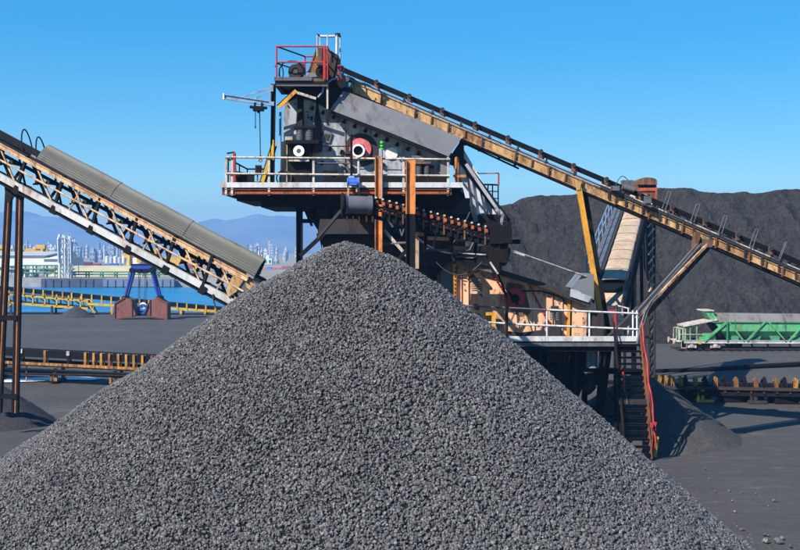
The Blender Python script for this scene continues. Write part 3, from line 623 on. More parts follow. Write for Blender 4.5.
# ------------------------------------------------------------------ clamshell grab standing by the quay
GY = 128.5
gb = thing('clamshell_grab', 'blue clamshell grab with two rusty red buckets standing on the quay', 'grab', (P(143, 318, GY).x, GY, 0))
def A(px, py, dY=0): return P(px, py, GY) + Vector((0, dY, 0))
def bucket(sg):
    X = lambda v: 143 + sg * v
    def f(q):
        o = [A(X(26), 303), A(X(16), 297), A(X(9), 300), A(X(5), 314), A(X(9), 316.5), A(X(26), 319)]
        q_ = [p + Vector((0, -1.0, 0)) for p in o] + [p + Vector((0, 1.0, 0)) for p in o]; n = 6
        fs = [tuple(range(n)), tuple(range(2 * n - 1, n - 1, -1))] + [(i, n + i, n + (i + 1) % n, (i + 1) % n) for i in range(n)]
        if sg > 0: fs = [tuple(reversed(x)) for x in fs]
        q.add(q_, fs)
    b_ = one('bucket', M['rust_bucket'], gb, f)
    one('bucket_rim', M['rust'], b_, lambda q: (q.beam(A(X(26), 303, -1.04), A(X(26), 319, -1.04), .12, .16), q.beam(A(X(26), 303, -1.04), A(X(16), 297, -1.04), .12, .16), q.beam(A(X(26), 318.4, -1.04), A(X(9), 316, -1.04), .1, .16), q.beam(A(X(9), 316, -1.04), A(X(9), 300, -1.04), .1, .14)))
    one('bucket_lip', M['black'], b_, lambda q: (q.beam(A(X(9.5), 299.5, -.9), A(X(4.4), 314, -.9), .3, .2), q.beam(A(X(4.5), 314, -1), A(X(4.5), 314, 1), .2, .3)))
    one('arm', M['blue_grab'], gb, lambda q: (q.tube(A(X(9.6), 270, -.6), A(X(17), 298, -.6), .18, 12, .16), q.tube(A(X(9.6), 270, .6), A(X(17), 298, .6), .18, 12, .16)))
    one('hinge', M['black'], gb, lambda q: (q.tube(A(X(17), 298, -.95), A(X(17), 298, .95), .28, 12), q.tube(A(X(9.6), 270, -.9), A(X(9.6), 270, .9), .3, 12)))
bucket(-1); bucket(1)
one('head_frame', M['blue_grab'], gb, lambda q: (q.box(A(143, 266.6), 2.45, 1.7, .55), q.box(A(143, 268.8), 1.7, 1.3, .5), q.prism([(135, 266), (140, 266), (137.5, 272.5)], GY - .7, GY - .5), q.prism([(146, 266), (151, 266), (148.5, 272.5)], GY - .7, GY - .5)))
one('head_sheave', M['black'], gb, lambda q: [q.tube(A(x, 269.8, -.8), A(x, 269.8, .8), .42, 16) for x in (140.6, 145.6)])
one('head_cap', M['black'], gb, lambda q: (q.box(A(143, 264.4), 2.5, 1.8, .12), q.box(A(134.5, 265.2, -.3), .5, .6, .3), q.box(A(151.2, 265.2, -.3), .5, .6, .3)))
for x in (139.2, 140.6, 146, 147.6): one('rope', M['cable'], gb, lambda q: q.tube(A(x, 268, -.2), A(142 + (x - 143) * .8, 306, -.2), .035, 5))
one('lower_block', M['blue_grab'], gb, lambda q: (q.ring(A(143.6, 309, -.3), (0, 1, 0), .38, .6, .3, 22), q.beam(A(138, 312, 0), A(149, 312, 0), .4, .35), q.beam(A(136, 309, -.2), A(140, 312, -.2), .2, .2), q.beam(A(151, 309, -.2), A(147, 312, -.2), .2, .2)))
one('lower_sheave', M['pale'], gb, lambda q: q.ring(A(143.6, 305.4, -.15), (0, 1, 0), .14, .38, .3, 20))
one('cross_tie', M['black'], gb, lambda q: q.box(A(143.5, 314.3), 1.6, .8, .3))

# ------------------------------------------------------------------ yellow quay gallery
QY = 137.0
qg = thing('quay_gallery', 'yellow truss conveyor gallery with a black belt along the quay edge', 'conveyor', (P(60, 314, QY).x, QY, 0))
def Q(px, py, dY=0): return P(px, py, QY) + Vector((0, dY, 0))
ybt = lambda px: 288.4 + .094 * px
yst = M['yellow_safety']
one('belt', M['belt'], qg, lambda q: q.beam(Q(-90, ybt(-90), .6), Q(250, ybt(250), .6), 1.2, .5))
ytc = lambda px: 293.5 + .085 * px
one('top_chord', yst, qg, lambda q: q.beam(Q(-90, ytc(-90)), Q(88, ytc(88)), .16, .26)); one('top_chord', yst, qg, lambda q: q.beam(Q(-90, ytc(-90), 1.6), Q(88, ytc(88), 1.6), .16, .26))
ybc = lambda px: 302.2 + .073 * px
one('bottom_chord', yst, qg, lambda q: q.beam(Q(-90, ybc(-90)), Q(88, ybc(88)), .16, .26)); one('bottom_chord', yst, qg, lambda q: q.beam(Q(-90, ybc(-90), 1.6), Q(88, ybc(88), 1.6), .16, .26))
one('walkway', M['dark'], qg, lambda q: q.beam(Q(-90, ybc(-90) - 1.4, .8), Q(88, ybc(88) - 1.4, .8), 1.5, .08))
px = -86
while px < 90:
    one('upright', yst, qg, lambda q: (q.beam(Q(px, ytc(px) - 4), Q(px, ybc(px)), .16, .16), q.beam(Q(px, ytc(px), 1.6), Q(px, ybc(px), 1.6), .16, .16)))
    one('diagonal', M['black'] if int(px / 12) % 2 else yst, qg, lambda q: q.beam(Q(px, ytc(px), 1.6), Q(px + 11.5, ybc(px + 11.5), 1.6), .12, .12)); px += 11.9
for px in [4.5, 15, 24, 34, 43.5, 53, 63, 72, 82, 92, 102, 111.5, 121, 130.5, 140, 149, 158.5, 168, 177.5, 187, 196.5, 206, 215.5, 225, 234.5]:
    one('idler_post', yst, qg, lambda q: q.beam(Q(px, ybt(px) - 2.4, -.1), Q(px, ybt(px) + (5 if px > 90 else 3.6), -.1), .17, .16))
one('side_beam', yst, qg, lambda q: (q.beam(Q(88, 304, -.05), Q(250, 313, -.05), .16, .28)))
for px in (112, 181, 205, 240):
    for d in (0, 1.5): one('leg', yst, qg, lambda q: q.beam(Q(px, 305 + .05 * (px - 100), d), Vector((Q(px, 0).x, QY + d, 0)), .24, .2))
for px in (-60, 11, 52):
    for d in (0, 1.6): one('leg', M['dark'], qg, lambda q: q.beam(Q(px, ybc(px), d), Vector((Q(px, 0).x, QY + d, 0)), .24, .24))
one('stair_end', yst, qg, lambda q: (q.beam(Q(86, 301), Q(95, 313), .1, .16), q.beam(Q(86, 301, 1.2), Q(95, 313, 1.2), .1, .16), q.path([Q(85, 305), Q(85, 299.5), Q(90, 299.8), Q(93.5, 306), Q(93, 313)], .06, 6), [q.beam(Q(87 + k * 2, 302.5 + k * 2.6), Q(87 + k * 2, 302.5 + k * 2.6, 1.2), .25, .06) for k in range(4)]))
one('drop_chute', M['black'], qg, lambda q: q.prism([(54, 303.5), (66, 304.5), (61, 309), (58, 309)], QY + .2, QY + 1.4))
one('knee_brace', yst, qg, lambda q: (q.beam(Q(1, 311), Q(11, 304.5), .18, .18), q.beam(Q(11, 304), Q(11, 314), .2, .2)))

# ------------------------------------------------------------------ screening tower: columns, deck, railings, hopper
TF, TB, SF = 42.3, 48.6, 44.6
def xz(px, py, Yref, Y): p = P(px, py, Yref); return Vector((p.x, Y, p.z))      # picture place at depth Yref, pushed straight back to Y
tw = thing('screening_tower', 'black steel tower carrying a railed deck with orange columns behind the coke pile', 'tower', (P(380, 0, 45).x, 45, 0))
ZD = P(0, 187.6, TF).z
def col(px, yt, Y, w_, d_, mat, z0=0.0, name='column'):
    p = P(px, yt, Y); return one(name, mat, tw, lambda q: q.ibeam((p.x, Y, z0), (p.x, Y, p.z), d_, w_, .035, (1, 0, 0)))
col(299.5, 200, 43.2, .24, .3, M['black']); col(299.5, 200, 48.2, .24, .3, M['black'])
col(378.6, 156, 42.15, .29, .24, M['orange_col'])
CF = 37.6; c_ = P(410.5, 160, CF); zc = P(0, 214, CF).z
one('column', M['orange_col'], tw, lambda q: q.ibeam((c_.x, CF, zc), (c_.x, CF, c_.z), .24, .33, .035, (1, 0, 0)))
one('column', M['black'], tw, lambda q: q.ibeam((c_.x, CF, 0), (c_.x, CF, zc), .24, .33, .035, (1, 0, 0)))
one('column_tie', M['black'], tw, lambda q: q.beam((c_.x, CF + .1, ZD - .4), (c_.x, TF + .5, ZD - .4), .14, .2))
for px in (436, 462): col(px, 196, 47.5, .26, .3, M['black'])
one('brace', M['black'], tw, lambda q: (q.beam(P(300, 256, 43.1), P(343, 216, 43.1), .14, .16), q.beam(P(303, 221, 43.2), P(316, 221, 43.2), .1, .16), q.beam(P(301, 200, 43.2), P(312, 226, 43.2), .1, .1)))
one('brace', M['rail_white'], tw, lambda q: q.beam(P(384, 230, 42.4), P(407, 256, 42.4), .1, .12))
one('brace', M['black'], tw, lambda q: q.beam(P(396, 262, 42.4), P(408, 248, 42.4), .12, .14))
one('tie_bar', M['machine'], tw, lambda q: q.tube(P(378, 244, 42.4), P(409, 243, 42.4), .06, 8))
# deck
xl, xr = P(222, 0, TF).x, P(462, 0, TF).x
one('deck_plate', M['black'], tw, lambda q: q.box(((xl + xr) / 2, (TF + TB) / 2, ZD), xr - xl, TB - TF, .1))
one('kickboard', M['white_clean'], tw, lambda q: (q.box(((xl + xr) / 2 - .02, TF - .03, ZD + .1), xr - xl + .1, .04, .2)))
one('kickboard', M['rail_white'], tw, lambda q: (q.box((xl, (TF + TB) / 2, ZD + .09), .04, TB - TF, .2)))
one('edge_beam', M['rust'], tw, lambda q: (q.ibeam((xl, TF + .04, ZD - .17), (xr - .4, TF + .04, ZD - .17), .14, .22, .03), q.ibeam((xl + .1, TF + .1, ZD - .17), (xl + .1, TB, ZD - .17), .14, .22, .03)))
one('angle_strip', M['red_idler'], tw, lambda q: q.beam((xl + .5, TF - .06, ZD - .2), (xr - .5, TF - .06, ZD - .2), .03, .07))
one('deck_beam', M['black'], tw, lambda q: (q.box((P(348, 0, TF).x, (TF + TB) / 2 + .3, ZD - .38), P(462, 0, TF).x - P(234, 0, TF).x, TB - TF - .8, .2), q.box((P(358, 0, TF).x, (TF + TB) / 2 + .3, ZD - .6), P(458, 0, TF).x - P(258, 0, TF).x, TB - TF - 1.2, .24), [q.ibeam((x, TF + .1, ZD - .2), (x, TB, ZD - .2), .14, .24, .03) for x in span(xl + .6, xr - .6, 9)]))
yr = lambda px: 157 + (px - 226) * .0155
RH = P(0, 157, TF).z - ZD
rp = [Vector((P(px, 0, TF).x, TF + .0, ZD - .3)) for px in (226, 232, 269, 313.5, 358.5, 403.5, 448)]
p_ = MB(); p_.beam((0, 0, 0), (0, 0, RH + .3), .085, .06); post_sh = shape('rail_post', p_, M['rail_white'])
for p in rp: piece('rail_post', post_sh, tw, p)
for f, yy in ((0, 157.2), (0, 173.6)):
    one('handrail', M['rail_white'], tw, lambda q: q.tube(P(226, yy, TF - .06), P(450, yy + 2.2, TF - .06), .04, 8))
railing(tw, [(xl + .1, TF + .9, ZD), (xl + .1, TF + 2.4, ZD), (xl + .1, TF + 3.9, ZD), (xl + .1, TB, ZD), (P(272, 0, TB).x, TB, ZD)], M['black'], RH, (1, .5), .036)
railing(tw, [(xr - .2, TF + .4, ZD), (xr - .1, TF + 1.2, ZD), (xr - .05, TF + 2.2, ZD)], M['orange_col'], RH, (1, .5), .05, post_r=.06)
one('guard_plate', M['orange_col'], tw, lambda q: q.box(P(459.5, 176, 42.6), .5, .06, .1))
# dark hopper and chutes below the deck
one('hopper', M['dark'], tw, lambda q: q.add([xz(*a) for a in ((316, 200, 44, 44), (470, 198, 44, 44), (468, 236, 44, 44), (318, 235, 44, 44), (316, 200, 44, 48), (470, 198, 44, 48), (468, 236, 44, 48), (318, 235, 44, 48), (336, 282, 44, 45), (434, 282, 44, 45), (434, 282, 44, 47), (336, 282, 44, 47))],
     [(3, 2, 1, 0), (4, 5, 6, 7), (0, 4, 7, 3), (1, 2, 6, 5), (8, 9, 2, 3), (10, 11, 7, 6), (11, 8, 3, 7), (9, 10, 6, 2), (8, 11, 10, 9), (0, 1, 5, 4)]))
one('hopper_rib', M['black'], tw, lambda q: (q.beam(xz(316, 219, 44, 43.9), xz(470, 217, 44, 43.9), .16, .2), q.beam(xz(317, 236, 44, 43.9), xz(469, 236, 44, 43.9), .16, .2), [q.beam(xz(x, 200, 44, 43.92), xz(x, 236, 44, 43.92), .12, .12) for x in (330, 352, 392, 425, 450)]))
one('hopper_skirt', M['rust_box'], tw, lambda q: q.prism([(338, 238), (470, 238), (452, 266), (436, 274), (350, 262)], 45.6, 46.2, 44))
one('side_gusset', M['black'], tw, lambda q: q.prism([(302, 198), (318, 198), (320, 250), (316, 230), (306, 214)], 45, 45.2, 44))
one('lower_leg', M['black'], tw, lambda q: (q.prism([(430, 258), (440, 254), (440, 300), (434, 300), (434, 276), (428, 268), (420, 268), (418, 276), (412, 276), (412, 258)], 44.65, 44.85, 44.7), q.box(xz(414.5, 300, 44.7, 44.75), .18, .3, 4)))
one('pale_chute', M['grey_sheet'], tw, lambda q: q.prism([(436, 257), (455, 262), (457, 300), (446, 306), (438, 300)], 44.9, 45.5, 44.9))
one('column_stub', M['tan'], tw, lambda q: (q.box(P(416.6, 251, 42), .17, .12, .95), q.box(P(416.6, 266, 42), .17, .12, .2)))
# cables slung under the deck
def sag(p0, p1, s_, n_=10): return [p0.lerp(p1, i / n_) - Vector((0, 0, 4 * s_ * (i / n_) * (1 - i / n_))) for i in range(n_ + 1)]
one('slung_cable', M['cable'], tw, lambda q: (q.path(sag(P(415, 236, 41.4), P(470, 250, 42.0), .35) + sag(P(470, 250, 42), P(490, 244, 42.2), -.4), .045, 6), q.path(sag(P(436, 262, 42.5), P(482, 262, 42.5), .5), .02, 5), q.path(sag(P(470, 212, 42.6), P(448, 250, 42.4), .1), .02, 5)))

# ------------------------------------------------------------------ screen house on the deck
sh_ = thing('screen_house', 'big pale grey bolted screen casing under the head of the long conveyor', 'screen house', (P(370, 0, SF).x, SF + 2, ZD + .06))
one('casing_wall', M['grey_wall'], sh_, lambda q: q.prism([(283.5, 101), (300, 94), (320, 97), (334, 104), (452, 153), (446, 184.5), (284, 184.5)], SF, SF + 3.6))
def rot_box(q, px, py, Y, sx, sy, sz, ang): q.box(P(px, py, Y), sx, sy, sz, (0, R(ang), 0))
for i in range(11):
    px = 312 + i * 10.6; py = 107.5 + i * 4.55
    one('cleat', M['black'], sh_, lambda q: (rot_box(q, px, py, SF - .07, .17, .14, .07, -48), rot_box(q, px + .8, py + 1.2, SF - .04, .08, .08, .12, 20)))
for px, py in ((330, 149), (341.5, 152), (372, 161), (383, 165), (322, 163), (352, 168)): one('cleat', M['black'], sh_, lambda q: rot_box(q, px, py, SF - .07, .1, .14, .18, 20))
for px, py in ((307, 112), (308, 115), (321, 121), (327.5, 123), (344, 128.6), (346, 131), (288, 106), (295, 104), (400, 160), (416, 168), (433, 166), (405, 175), (424, 158)): one('bolt', M['black'], sh_, lambda q: q.tube(P(px, py, SF), P(px, py, SF - .06), .035, 6))
one('fin', M['black'], sh_, lambda q: q.add([P(297.5, 97, SF), P(303.5, 97, SF), P(303.8, 128, SF), P(295.8, 128, SF), P(298.5, 99, SF - .25), P(301.5, 99, SF - .25), P(302.5, 128, SF - .65), P(296.8, 128, SF - .65)], [(0, 3, 7, 4), (1, 5, 6, 2), (4, 7, 6, 5), (3, 2, 6, 7), (0, 4, 5, 1)]))  # fin coloured black in place of the dark blue shade on it
one('fin', M['dark'], sh_, lambda q: q.add([P(316.5, 101, SF), P(317.8, 101, SF), P(323.5, 138, SF), P(322, 152, SF), P(313, 152, SF), P(313.2, 130, SF), P(316.4, 103, SF - .12), P(314.6, 130, SF - .5), P(314.6, 152, SF - .55)], [(0, 5, 7, 6), (5, 4, 8, 7), (6, 7, 2, 1), (7, 8, 3, 2), (4, 3, 8), (0, 6, 1)]))  # second fin, its dark colour likewise standing in for shade
one('seam_strip', M['grey_wall'], sh_, lambda q: (q.beam(P(310, 104, SF - .015), P(309, 184, SF - .015), .03, .1), q.beam(P(345, 122, SF - .015), P(345, 184, SF - .015), .03, .08), q.beam(P(404, 146, SF - .015), P(404, 184, SF - .015), .03, .08), q.beam(P(310, 166, SF - .02), P(448, 169, SF - .02), .03, .12)))
one('small_plate', M['black'], sh_, lambda q: q.add([P(306, 117, SF - .03), P(312.5, 116, SF - .03), P(312.5, 121, SF - .03), P(306, 117, SF - .005), P(312.5, 116, SF - .005), P(312.5, 121, SF - .005)], [(0, 2, 1), (3, 4, 5), (0, 1, 4, 3), (1, 2, 5, 4), (2, 0, 3, 5)]))
h_ = one('hatch', M['grey_sheet'], sh_, lambda q: rot_box(q, 326.8, 137, SF - .03, .36, .08, .42, 18)); one('hatch_glass', M['dark'], h_, lambda q: rot_box(q, 326.8, 137, SF - .065, .19, .06, .24, 18))
one('shaft_flange', M['pink'], sh_, lambda q: q.ring(P(360.3, 149, SF - .06), (0, 1, 0), .2, .44, .14, 32))
one('shaft_guard', M['dark'], sh_, lambda q: q.ring(P(361, 150, SF - .02), (0, 1, 0), .44, .68, .06, 32))
one('port_collar', M['pale'], sh_, lambda q: q.ring(P(358.4, 151, SF - .24), (0, 1, 0), .19, .265, .4, 28)); one('bore_shade_plug', M['belt'], sh_, lambda q: q.tube(P(358.4, 151, SF - .3), P(358.4, 151, SF - .1), .19, 24))  # black plug paints the shade inside the port
one('inspection_disc', M['pale'], sh_, lambda q: q.tube(P(391.5, 153.6, SF - .07), P(391.5, 153.6, SF), .25, 28))
one('drive_bar', M['black'], sh_, lambda q: (q.beam(P(322, 146.4, SF - .3), P(351, 146.2, SF - .3), .04, .04)))
one('base_frame', M['black'], sh_, lambda q: (q.box(P(387, 181.5, SF - .3), 4.9, .7, .3), q.box(P(330, 178, SF - .2), .5, .4, .6), q.beam(P(332, 176, SF - .35), P(437, 179, SF - .35), .1, .14), [q.box(P(x, 170, SF - .18), .22, .3, .55) for x in (415, 424)], q.box(P(429, 172, SF - .25), .4, .3, .5)))
for px in (419, 427): one('spring', M['machine'], sh_, lambda q: [q.ring(P(px, 165 + k * 1.6, SF - .35), (0, 0, 1), .06, .12, .045, 14) for k in range(7)])
one('spring_seat', M['rust_box'], sh_, lambda q: q.box(P(423, 163, SF - .33), .62, .4, .1))
one('equipment_box', M['grey_sheet'], sh_, lambda q: (q.box(P(418, 158.6, SF - .2), .5, .3, .22), q.box(P(444, 166, SF - .2), .3, .35, .8)))
one('piping', M['machine'], sh_, lambda q: (q.path([P(336, 160, SF - .25), P(345, 164, SF - .3), P(352, 176, SF - .3), P(350, 182, SF - .3)], .05, 7), q.tube(P(310, 163, SF - .4), P(350, 163.5, SF - .4), .03, 6)))
# twin springs with their bracket and the vibrator motor below
one('bracket', M['black'], sh_, lambda q: (q.box(P(303, 142.8, SF - .5), 1.3, .9, .14), q.box(P(300, 164, SF - .35), .95, .6, 1.55), q.beam(P(294, 128, SF - .55), P(314, 128, SF - .55), .5, .08)))
for px in (300, 309.5): one('spring', M['machine'], sh_, lambda q: [q.ring(P(px, 129.6 + k * 1.55, SF - .6), (0, 0, 1), .08, .155, .05, 16) for k in range(8)])
one('motor_body', M['dark'], sh_, lambda q: q.tube(P(298.8, 151, SF - 1.0), P(298.8, 151, SF - .3), .23, 22))
o = one('motor_cover', M['pale'], sh_, lambda q: (q.ring(P(298.8, 151, SF - 1.02), (0, 1, 0), .09, .22, .06, 24))); one('cover_hub', M['machine'], o, lambda q: q.tube(P(298.8, 151, SF - 1.06), P(298.8, 151, SF - .9), .09, 14))
one('stand_post', M['tan'], sh_, lambda q: (q.box(P(283, 162, SF - .5), .14, .2, 1.62), q.box(P(287, 162, SF - .55), .15, .2, 1.62), q.box(P(289, 138.8, SF - .6), .3, .25, .16)))
one('stand_shelf', M['rail_white'], sh_, lambda q: q.box(P(299, 160.8, SF - .75), .82, .3, .07))
one('hose_coil', M['cable'], sh_, lambda q: q.ring(P(284, 178, SF - .7), (0, 1, 0), .27, .32, .06, 22))
# sloping sheet-metal cover along the top of the casing
cv = [(343.5, 90.5), (404, 113.8), (391.5, 133.2), (330, 109.8)]; cw = [(404.0, 113.8), (461.5, 138.4), (448.5, 156.5), (391.5, 133.2)]
for pts in (cv, cw): one('cover_sheet', M['grey_sheet'], sh_, lambda q: q.add([P(pts[0][0], pts[0][1], SF - .25), P(pts[1][0], pts[1][1], SF - .25), P(pts[2][0], pts[2][1], SF - .75), P(pts[3][0], pts[3][1], SF - .75)] + [P(a, c, SF + .3) for a, c in pts], [(3, 2, 1, 0), (4, 5, 6, 7), (0, 1, 5, 4), (1, 2, 6, 5), (2, 3, 7, 6), (3, 0, 4, 7)]))
one('cover_edge', M['black'], sh_, lambda q: q.beam(P(330, 111.6, SF - .55), P(449, 158.6, SF - .55), .3, .08))
# sloping discharge chute on the right
one('chute_body', M['white_sheet'], sh_, lambda q: q.prism([(455, 158), (463, 148), (500, 212), (496, 222), (474, 222)], SF + .2, SF + 2.6))
one('chute_side', M['white_sheet'], sh_, lambda q: (q.prism([(456, 160), (464, 160), (471, 208), (466, 200)], SF + .0, SF + .18), q.prism([(475, 176), (477, 178), (484, 213), (481, 213)], SF + .05, SF + .19)))
one('chute_roof', M['black'], sh_, lambda q: (q.prism([(461, 140), (464, 136), (464, 158), (511, 220), (506, 226), (458, 161), (449, 158)], SF - .05, SF + 2.8)))
one('chute_rib', M['grey_wall'], sh_, lambda q: (q.beam(P(466, 164, SF - .1), P(503, 218, SF - .1), .1, .13), q.beam(P(470, 176, SF + .1), P(476, 215, SF + .1), .1, .1), q.beam(P(480, 184, SF + .1), P(489, 216, SF + .1), .1, .07)))
one('chute_foot', M['black'], sh_, lambda q: (q.prism([(450, 188), (460, 190), (478, 212), (506, 214), (512, 228), (478, 240), (446, 214)], SF + .6, SF + 3), q.box(P(492, 222, SF), 1.1, 1.0, .6)))
one('chute_flange', M['machine'], sh_, lambda q: (q.ring(P(502.5, 216, SF - .3), (1, 0, .6), .2, .3, .12, 18), q.ring(P(498, 213, SF - .3), (1, 0, .6), .18, .26, .12, 18)))

# ------------------------------------------------------------------ head platform on top with motor, head chute, jib
HY = 43.6
hp = thing('head_platform', 'small platform with red railings at the top of the tower', 'platform', (P(300, 82, HY).x, HY + 1, P(0, 184, HY).z))
zh = P(0, 80, HY).z; xa, xb = P(275, 0, HY).x, P(327, 0, HY).x
one('floor_plate', M['rust_box'], hp, lambda q: q.box(((xa + xb) / 2, HY + 1.2, zh), xb - xa, 2.4, .1))
one('floor_beam', M['black'], hp, lambda q: (q.box(((xa + xb) / 2, HY + .06, zh - .15), xb - xa, .12, .2), q.box(((xa + xb) / 2, HY + 2.3, zh - .15), xb - xa, .12, .2), q.box((xa + .08, HY + 1.2, zh - .15), .14, 2.2, .2), q.box((xb - .1, HY + 1.2, zh - .15), .14, 2.2, .2)))
one('kickboard', M['machine'], hp, lambda q: (q.box((P(293, 0, HY).x, HY - .04, zh + .04), 1.5, .04, .14), q.beam(P(275, 85.4, HY), P(328, 85.6, HY), .06, .06)))
one('support_column', M['black'], hp, lambda q: q.ibeam(P(273.6, 84, HY + .05), P(272.2, 185, HY + .05), .2, .17, .03, (1, 0, 0)))
one('support_column', M['jib_blue'], hp, lambda q: q.tube(P(280.3, 112, HY + .6), P(280.3, 185, HY + .6), .05, 8))
one('support_column', M['rail_white'], hp, lambda q: (q.beam(P(327.4, 84, HY + .1), P(327.4, 109, HY + .1), .07, .07), q.beam(P(327.4, 84, HY + 2.2), P(327.4, 105, HY + 2.2), .07, .07)))
one('brace', M['yellow_clean'], hp, lambda q: q.beam(P(278.4, 107.6, HY), P(296.4, 90.6, HY), .08, .13)); one('brace', M['black'], hp, lambda q: q.beam(P(277.6, 106.4, HY + .08), P(295.6, 89.6, HY + .08), .1, .1))
one('brace', M['rail_white'], hp, lambda q: q.beam(P(297, 92.6, HY - .02), P(316, 98.6, HY - .02), .07, .1))
o = one('hazard_brace', M['yellow_safety'], hp, lambda q: q.beam(P(262.4, 182, HY), P(275, 142, HY), .08, .14)); one('brace_edge', M['black'], o, lambda q: (q.beam(P(260.8, 182, HY + .06), P(273.6, 141, HY + .06), .08, .1), q.beam(P(265.5, 182, HY + .06), P(276, 146, HY + .06), .06, .08)))
one('stiffener', M['yellow_clean'], hp, lambda q: q.box(P(273.2, 150, HY - .07), .05, .03, .8))
zr = P(0, 46.4, HY).z - zh
railing(hp, [(xa + .06, HY, zh), (xb + .02, HY, zh), (xb + .04, HY + 2.3, zh), (P(300, 0, HY).x, HY + 2.3, zh)], M['red_paint'], zr, (1.0, .53), .034, post_r=.036)
railing(hp, [(P(325.2, 0, HY).x, HY - .05, zh), (P(324.0, 0, HY).x, HY - .05, zh)], M['red_paint'], zr - .05, (1.0,), .03)
railing(hp, [(P(337.5, 0, HY).x, HY + .6, zh - .1), (P(342.5, 0, HY).x, HY + .6, zh - .15)], M['red_paint'], .78, (1.0,), .034)
one('rear_rail', M['black'], hp, lambda q: (q.tube((xa + .06, HY, zh + zr), (P(300, 0, HY).x, HY + 2.3, zh + zr), .03, 6), q.tube((xa + .06, HY, zh + zr * .5), (P(300, 0, HY).x, HY + 2.3, zh + zr * .5), .028, 6)))
mt = thing('electric_motor', 'round black electric motor on the red-railed top platform', 'motor', (P(296, 0, HY + .9).x, HY + .9, zh + .05))
my = HY + .4
one('casing', M['machine'], mt, lambda q: (q.tube(P(295.4, 71.4, my), P(299, 71, my + .9), .265, 24), [q.beam(P(295.4, 71.4, my + .1) + Vector((math.cos(a) * .27, 0, math.sin(a) * .27)), P(298.6, 71, my + .8) + Vector((math.cos(a) * .27, 0, math.sin(a) * .27)), .025, .05) for a in [k * .4 for k in range(16)]]))
o = one('fan_cowl', M['dark'], mt, lambda q: q.ring(P(295.3, 71.5, my - .04), (.08, -1, 0), .15, .285, .12, 26)); one('fan_grille', M['machine'], o, lambda q: (q.tube(P(295.3, 71.5, my - .08), P(295.3, 71.5, my - .03), .09, 16), [q.beam(P(295.3, 71.5, my - .05), P(295.3, 71.5, my - .05) + Vector((math.cos(a) * .2, 0, math.sin(a) * .2)), .02, .02) for a in [k * .785 for k in range(8)]]))
one('terminal_box', M['dark'], mt, lambda q: q.box(P(300.5, 66.2, my + .5), .3, .3, .18)); one('base', M['dark'], mt, lambda q: q.box(P(297, 78, my + .45), .55, .8, .12))
one('cable', M['belt'], mt, lambda q: (q.path([P(280 + 2 * math.cos(t_) * 1.6 + t_ * .9, 71 + 7.5 * math.sin(t_), my + .1) for t_ in [k * .45 - 2.6 for k in range(14)]], .022, 5), q.path([P(279, 76, my), P(279.5, 69, my), P(283, 63, my), P(290, 61.2, my), P(297, 61.6, my), P(300.5, 64, my + .4)], .028, 5)))
gx = thing('gearbox', 'sooty gearbox with a round flange beside the motor on the top platform', 'gearbox', (P(313, 0, HY + .9).x, HY + .9, zh + .05))
one('housing', M['machine'], gx, lambda q: (q.add([P(305, 79, HY + .4), P(322, 79, HY + .4), P(319, 73, HY + .5), P(309, 72.4, HY + .5), P(305, 79, HY + 1.3), P(322, 79, HY + 1.3), P(319, 73, HY + 1.2), P(309, 72.4, HY + 1.2)], [(0, 1, 2, 3), (7, 6, 5, 4), (3, 2, 6, 7), (0, 4, 5, 1), (0, 3, 7, 4), (1, 5, 6, 2)])))
one('flange', M['black'], gx, lambda q: (q.tube(P(322.5, 72, HY + .2), P(322.5, 72, HY + .7), .25, 22), q.ring(P(322.5, 72, HY + .18), (0, 1, 0), .12, .28, .08, 22)))
one('shaft_cap', M['tan'], gx, lambda q: q.box(P(319.5, 66, HY + .6), .2, .2, .14))
hc = thing('head_chute', 'rust stained box chute over the top end of the long conveyor', 'chute', (P(326, 0, 45).x, 45.2, zh))
one('front_plate', M['rust_box'], hc, lambda q: q.prism([(317, 47.5), (325.5, 48), (331.5, 51), (324.5, 80), (308.5, 72.5)], HY + 1.0, HY + 1.06))
one('box_body', M['black'], hc, lambda q: q.prism([(317.4, 48.4), (331.3, 51), (338.5, 55.6), (334, 80), (340, 88), (334, 104), (318, 100), (309, 73)], HY + 1.07, HY + 2.6))
one('edge_flange', M['rust'], hc, lambda q: (q.beam(P(331.6, 51, HY + 1.0), P(325, 80, HY + 1.0), .06, .06), q.beam(P(317, 47.5, HY + 1.0), P(308.5, 72, HY + 1.0), .05, .05)))
one('side_door', M['dark'], hc, lambda q: q.prism([(331.8, 53), (337.5, 56.4), (332.6, 79), (327, 78)], HY + .98, HY + 1.06))
one('lower_chute', M['black'], hc, lambda q: (q.prism([(290, 88), (352, 87), (345, 92), (330, 110), (312, 100), (296, 97), (288, 101)], HY + .75, HY + 2.4)))
one('conduit', M['jib_blue'], hc, lambda q: q.path([P(338, 77.5, HY + .5), P(331, 80, HY + .4), P(324, 85, HY + .2), P(322.5, 92, HY + .2), P(318, 97.5, HY + .2)], .04, 7))
one('roller_bearing', M['machine'], hc, lambda q: (q.tube(P(339.5, 76, HY + .6), P(339.5, 76, HY + 1.1), .16, 16), q.tube(P(342, 84, HY + .6), P(342, 84, HY + 1.1), .16, 16), q.tube(P(347, 79, HY + .6), P(347, 79, HY + 1.0), .1, 12)))
cg = thing('hoop_guard', 'thin white pipe frame standing above the head chute', 'guard frame', (P(328, 0, 45).x, 45, zh + .3))
for px, yb, dy in ((317.2, 56, 0), (320.3, 56, .8), (327.4, 56, 0), (340.2, 78, .8)): one('upright', M['rail_white'], cg, lambda q: q.tube(P(px, 34.8, 44.4 + dy), P(px, yb, 44.4 + dy), .026, 6))
one('upright', M['white_clean'], cg, lambda q: q.tube(P(336.8, 34.6, 44.4), P(336.8, 54, 44.4), .055, 8))
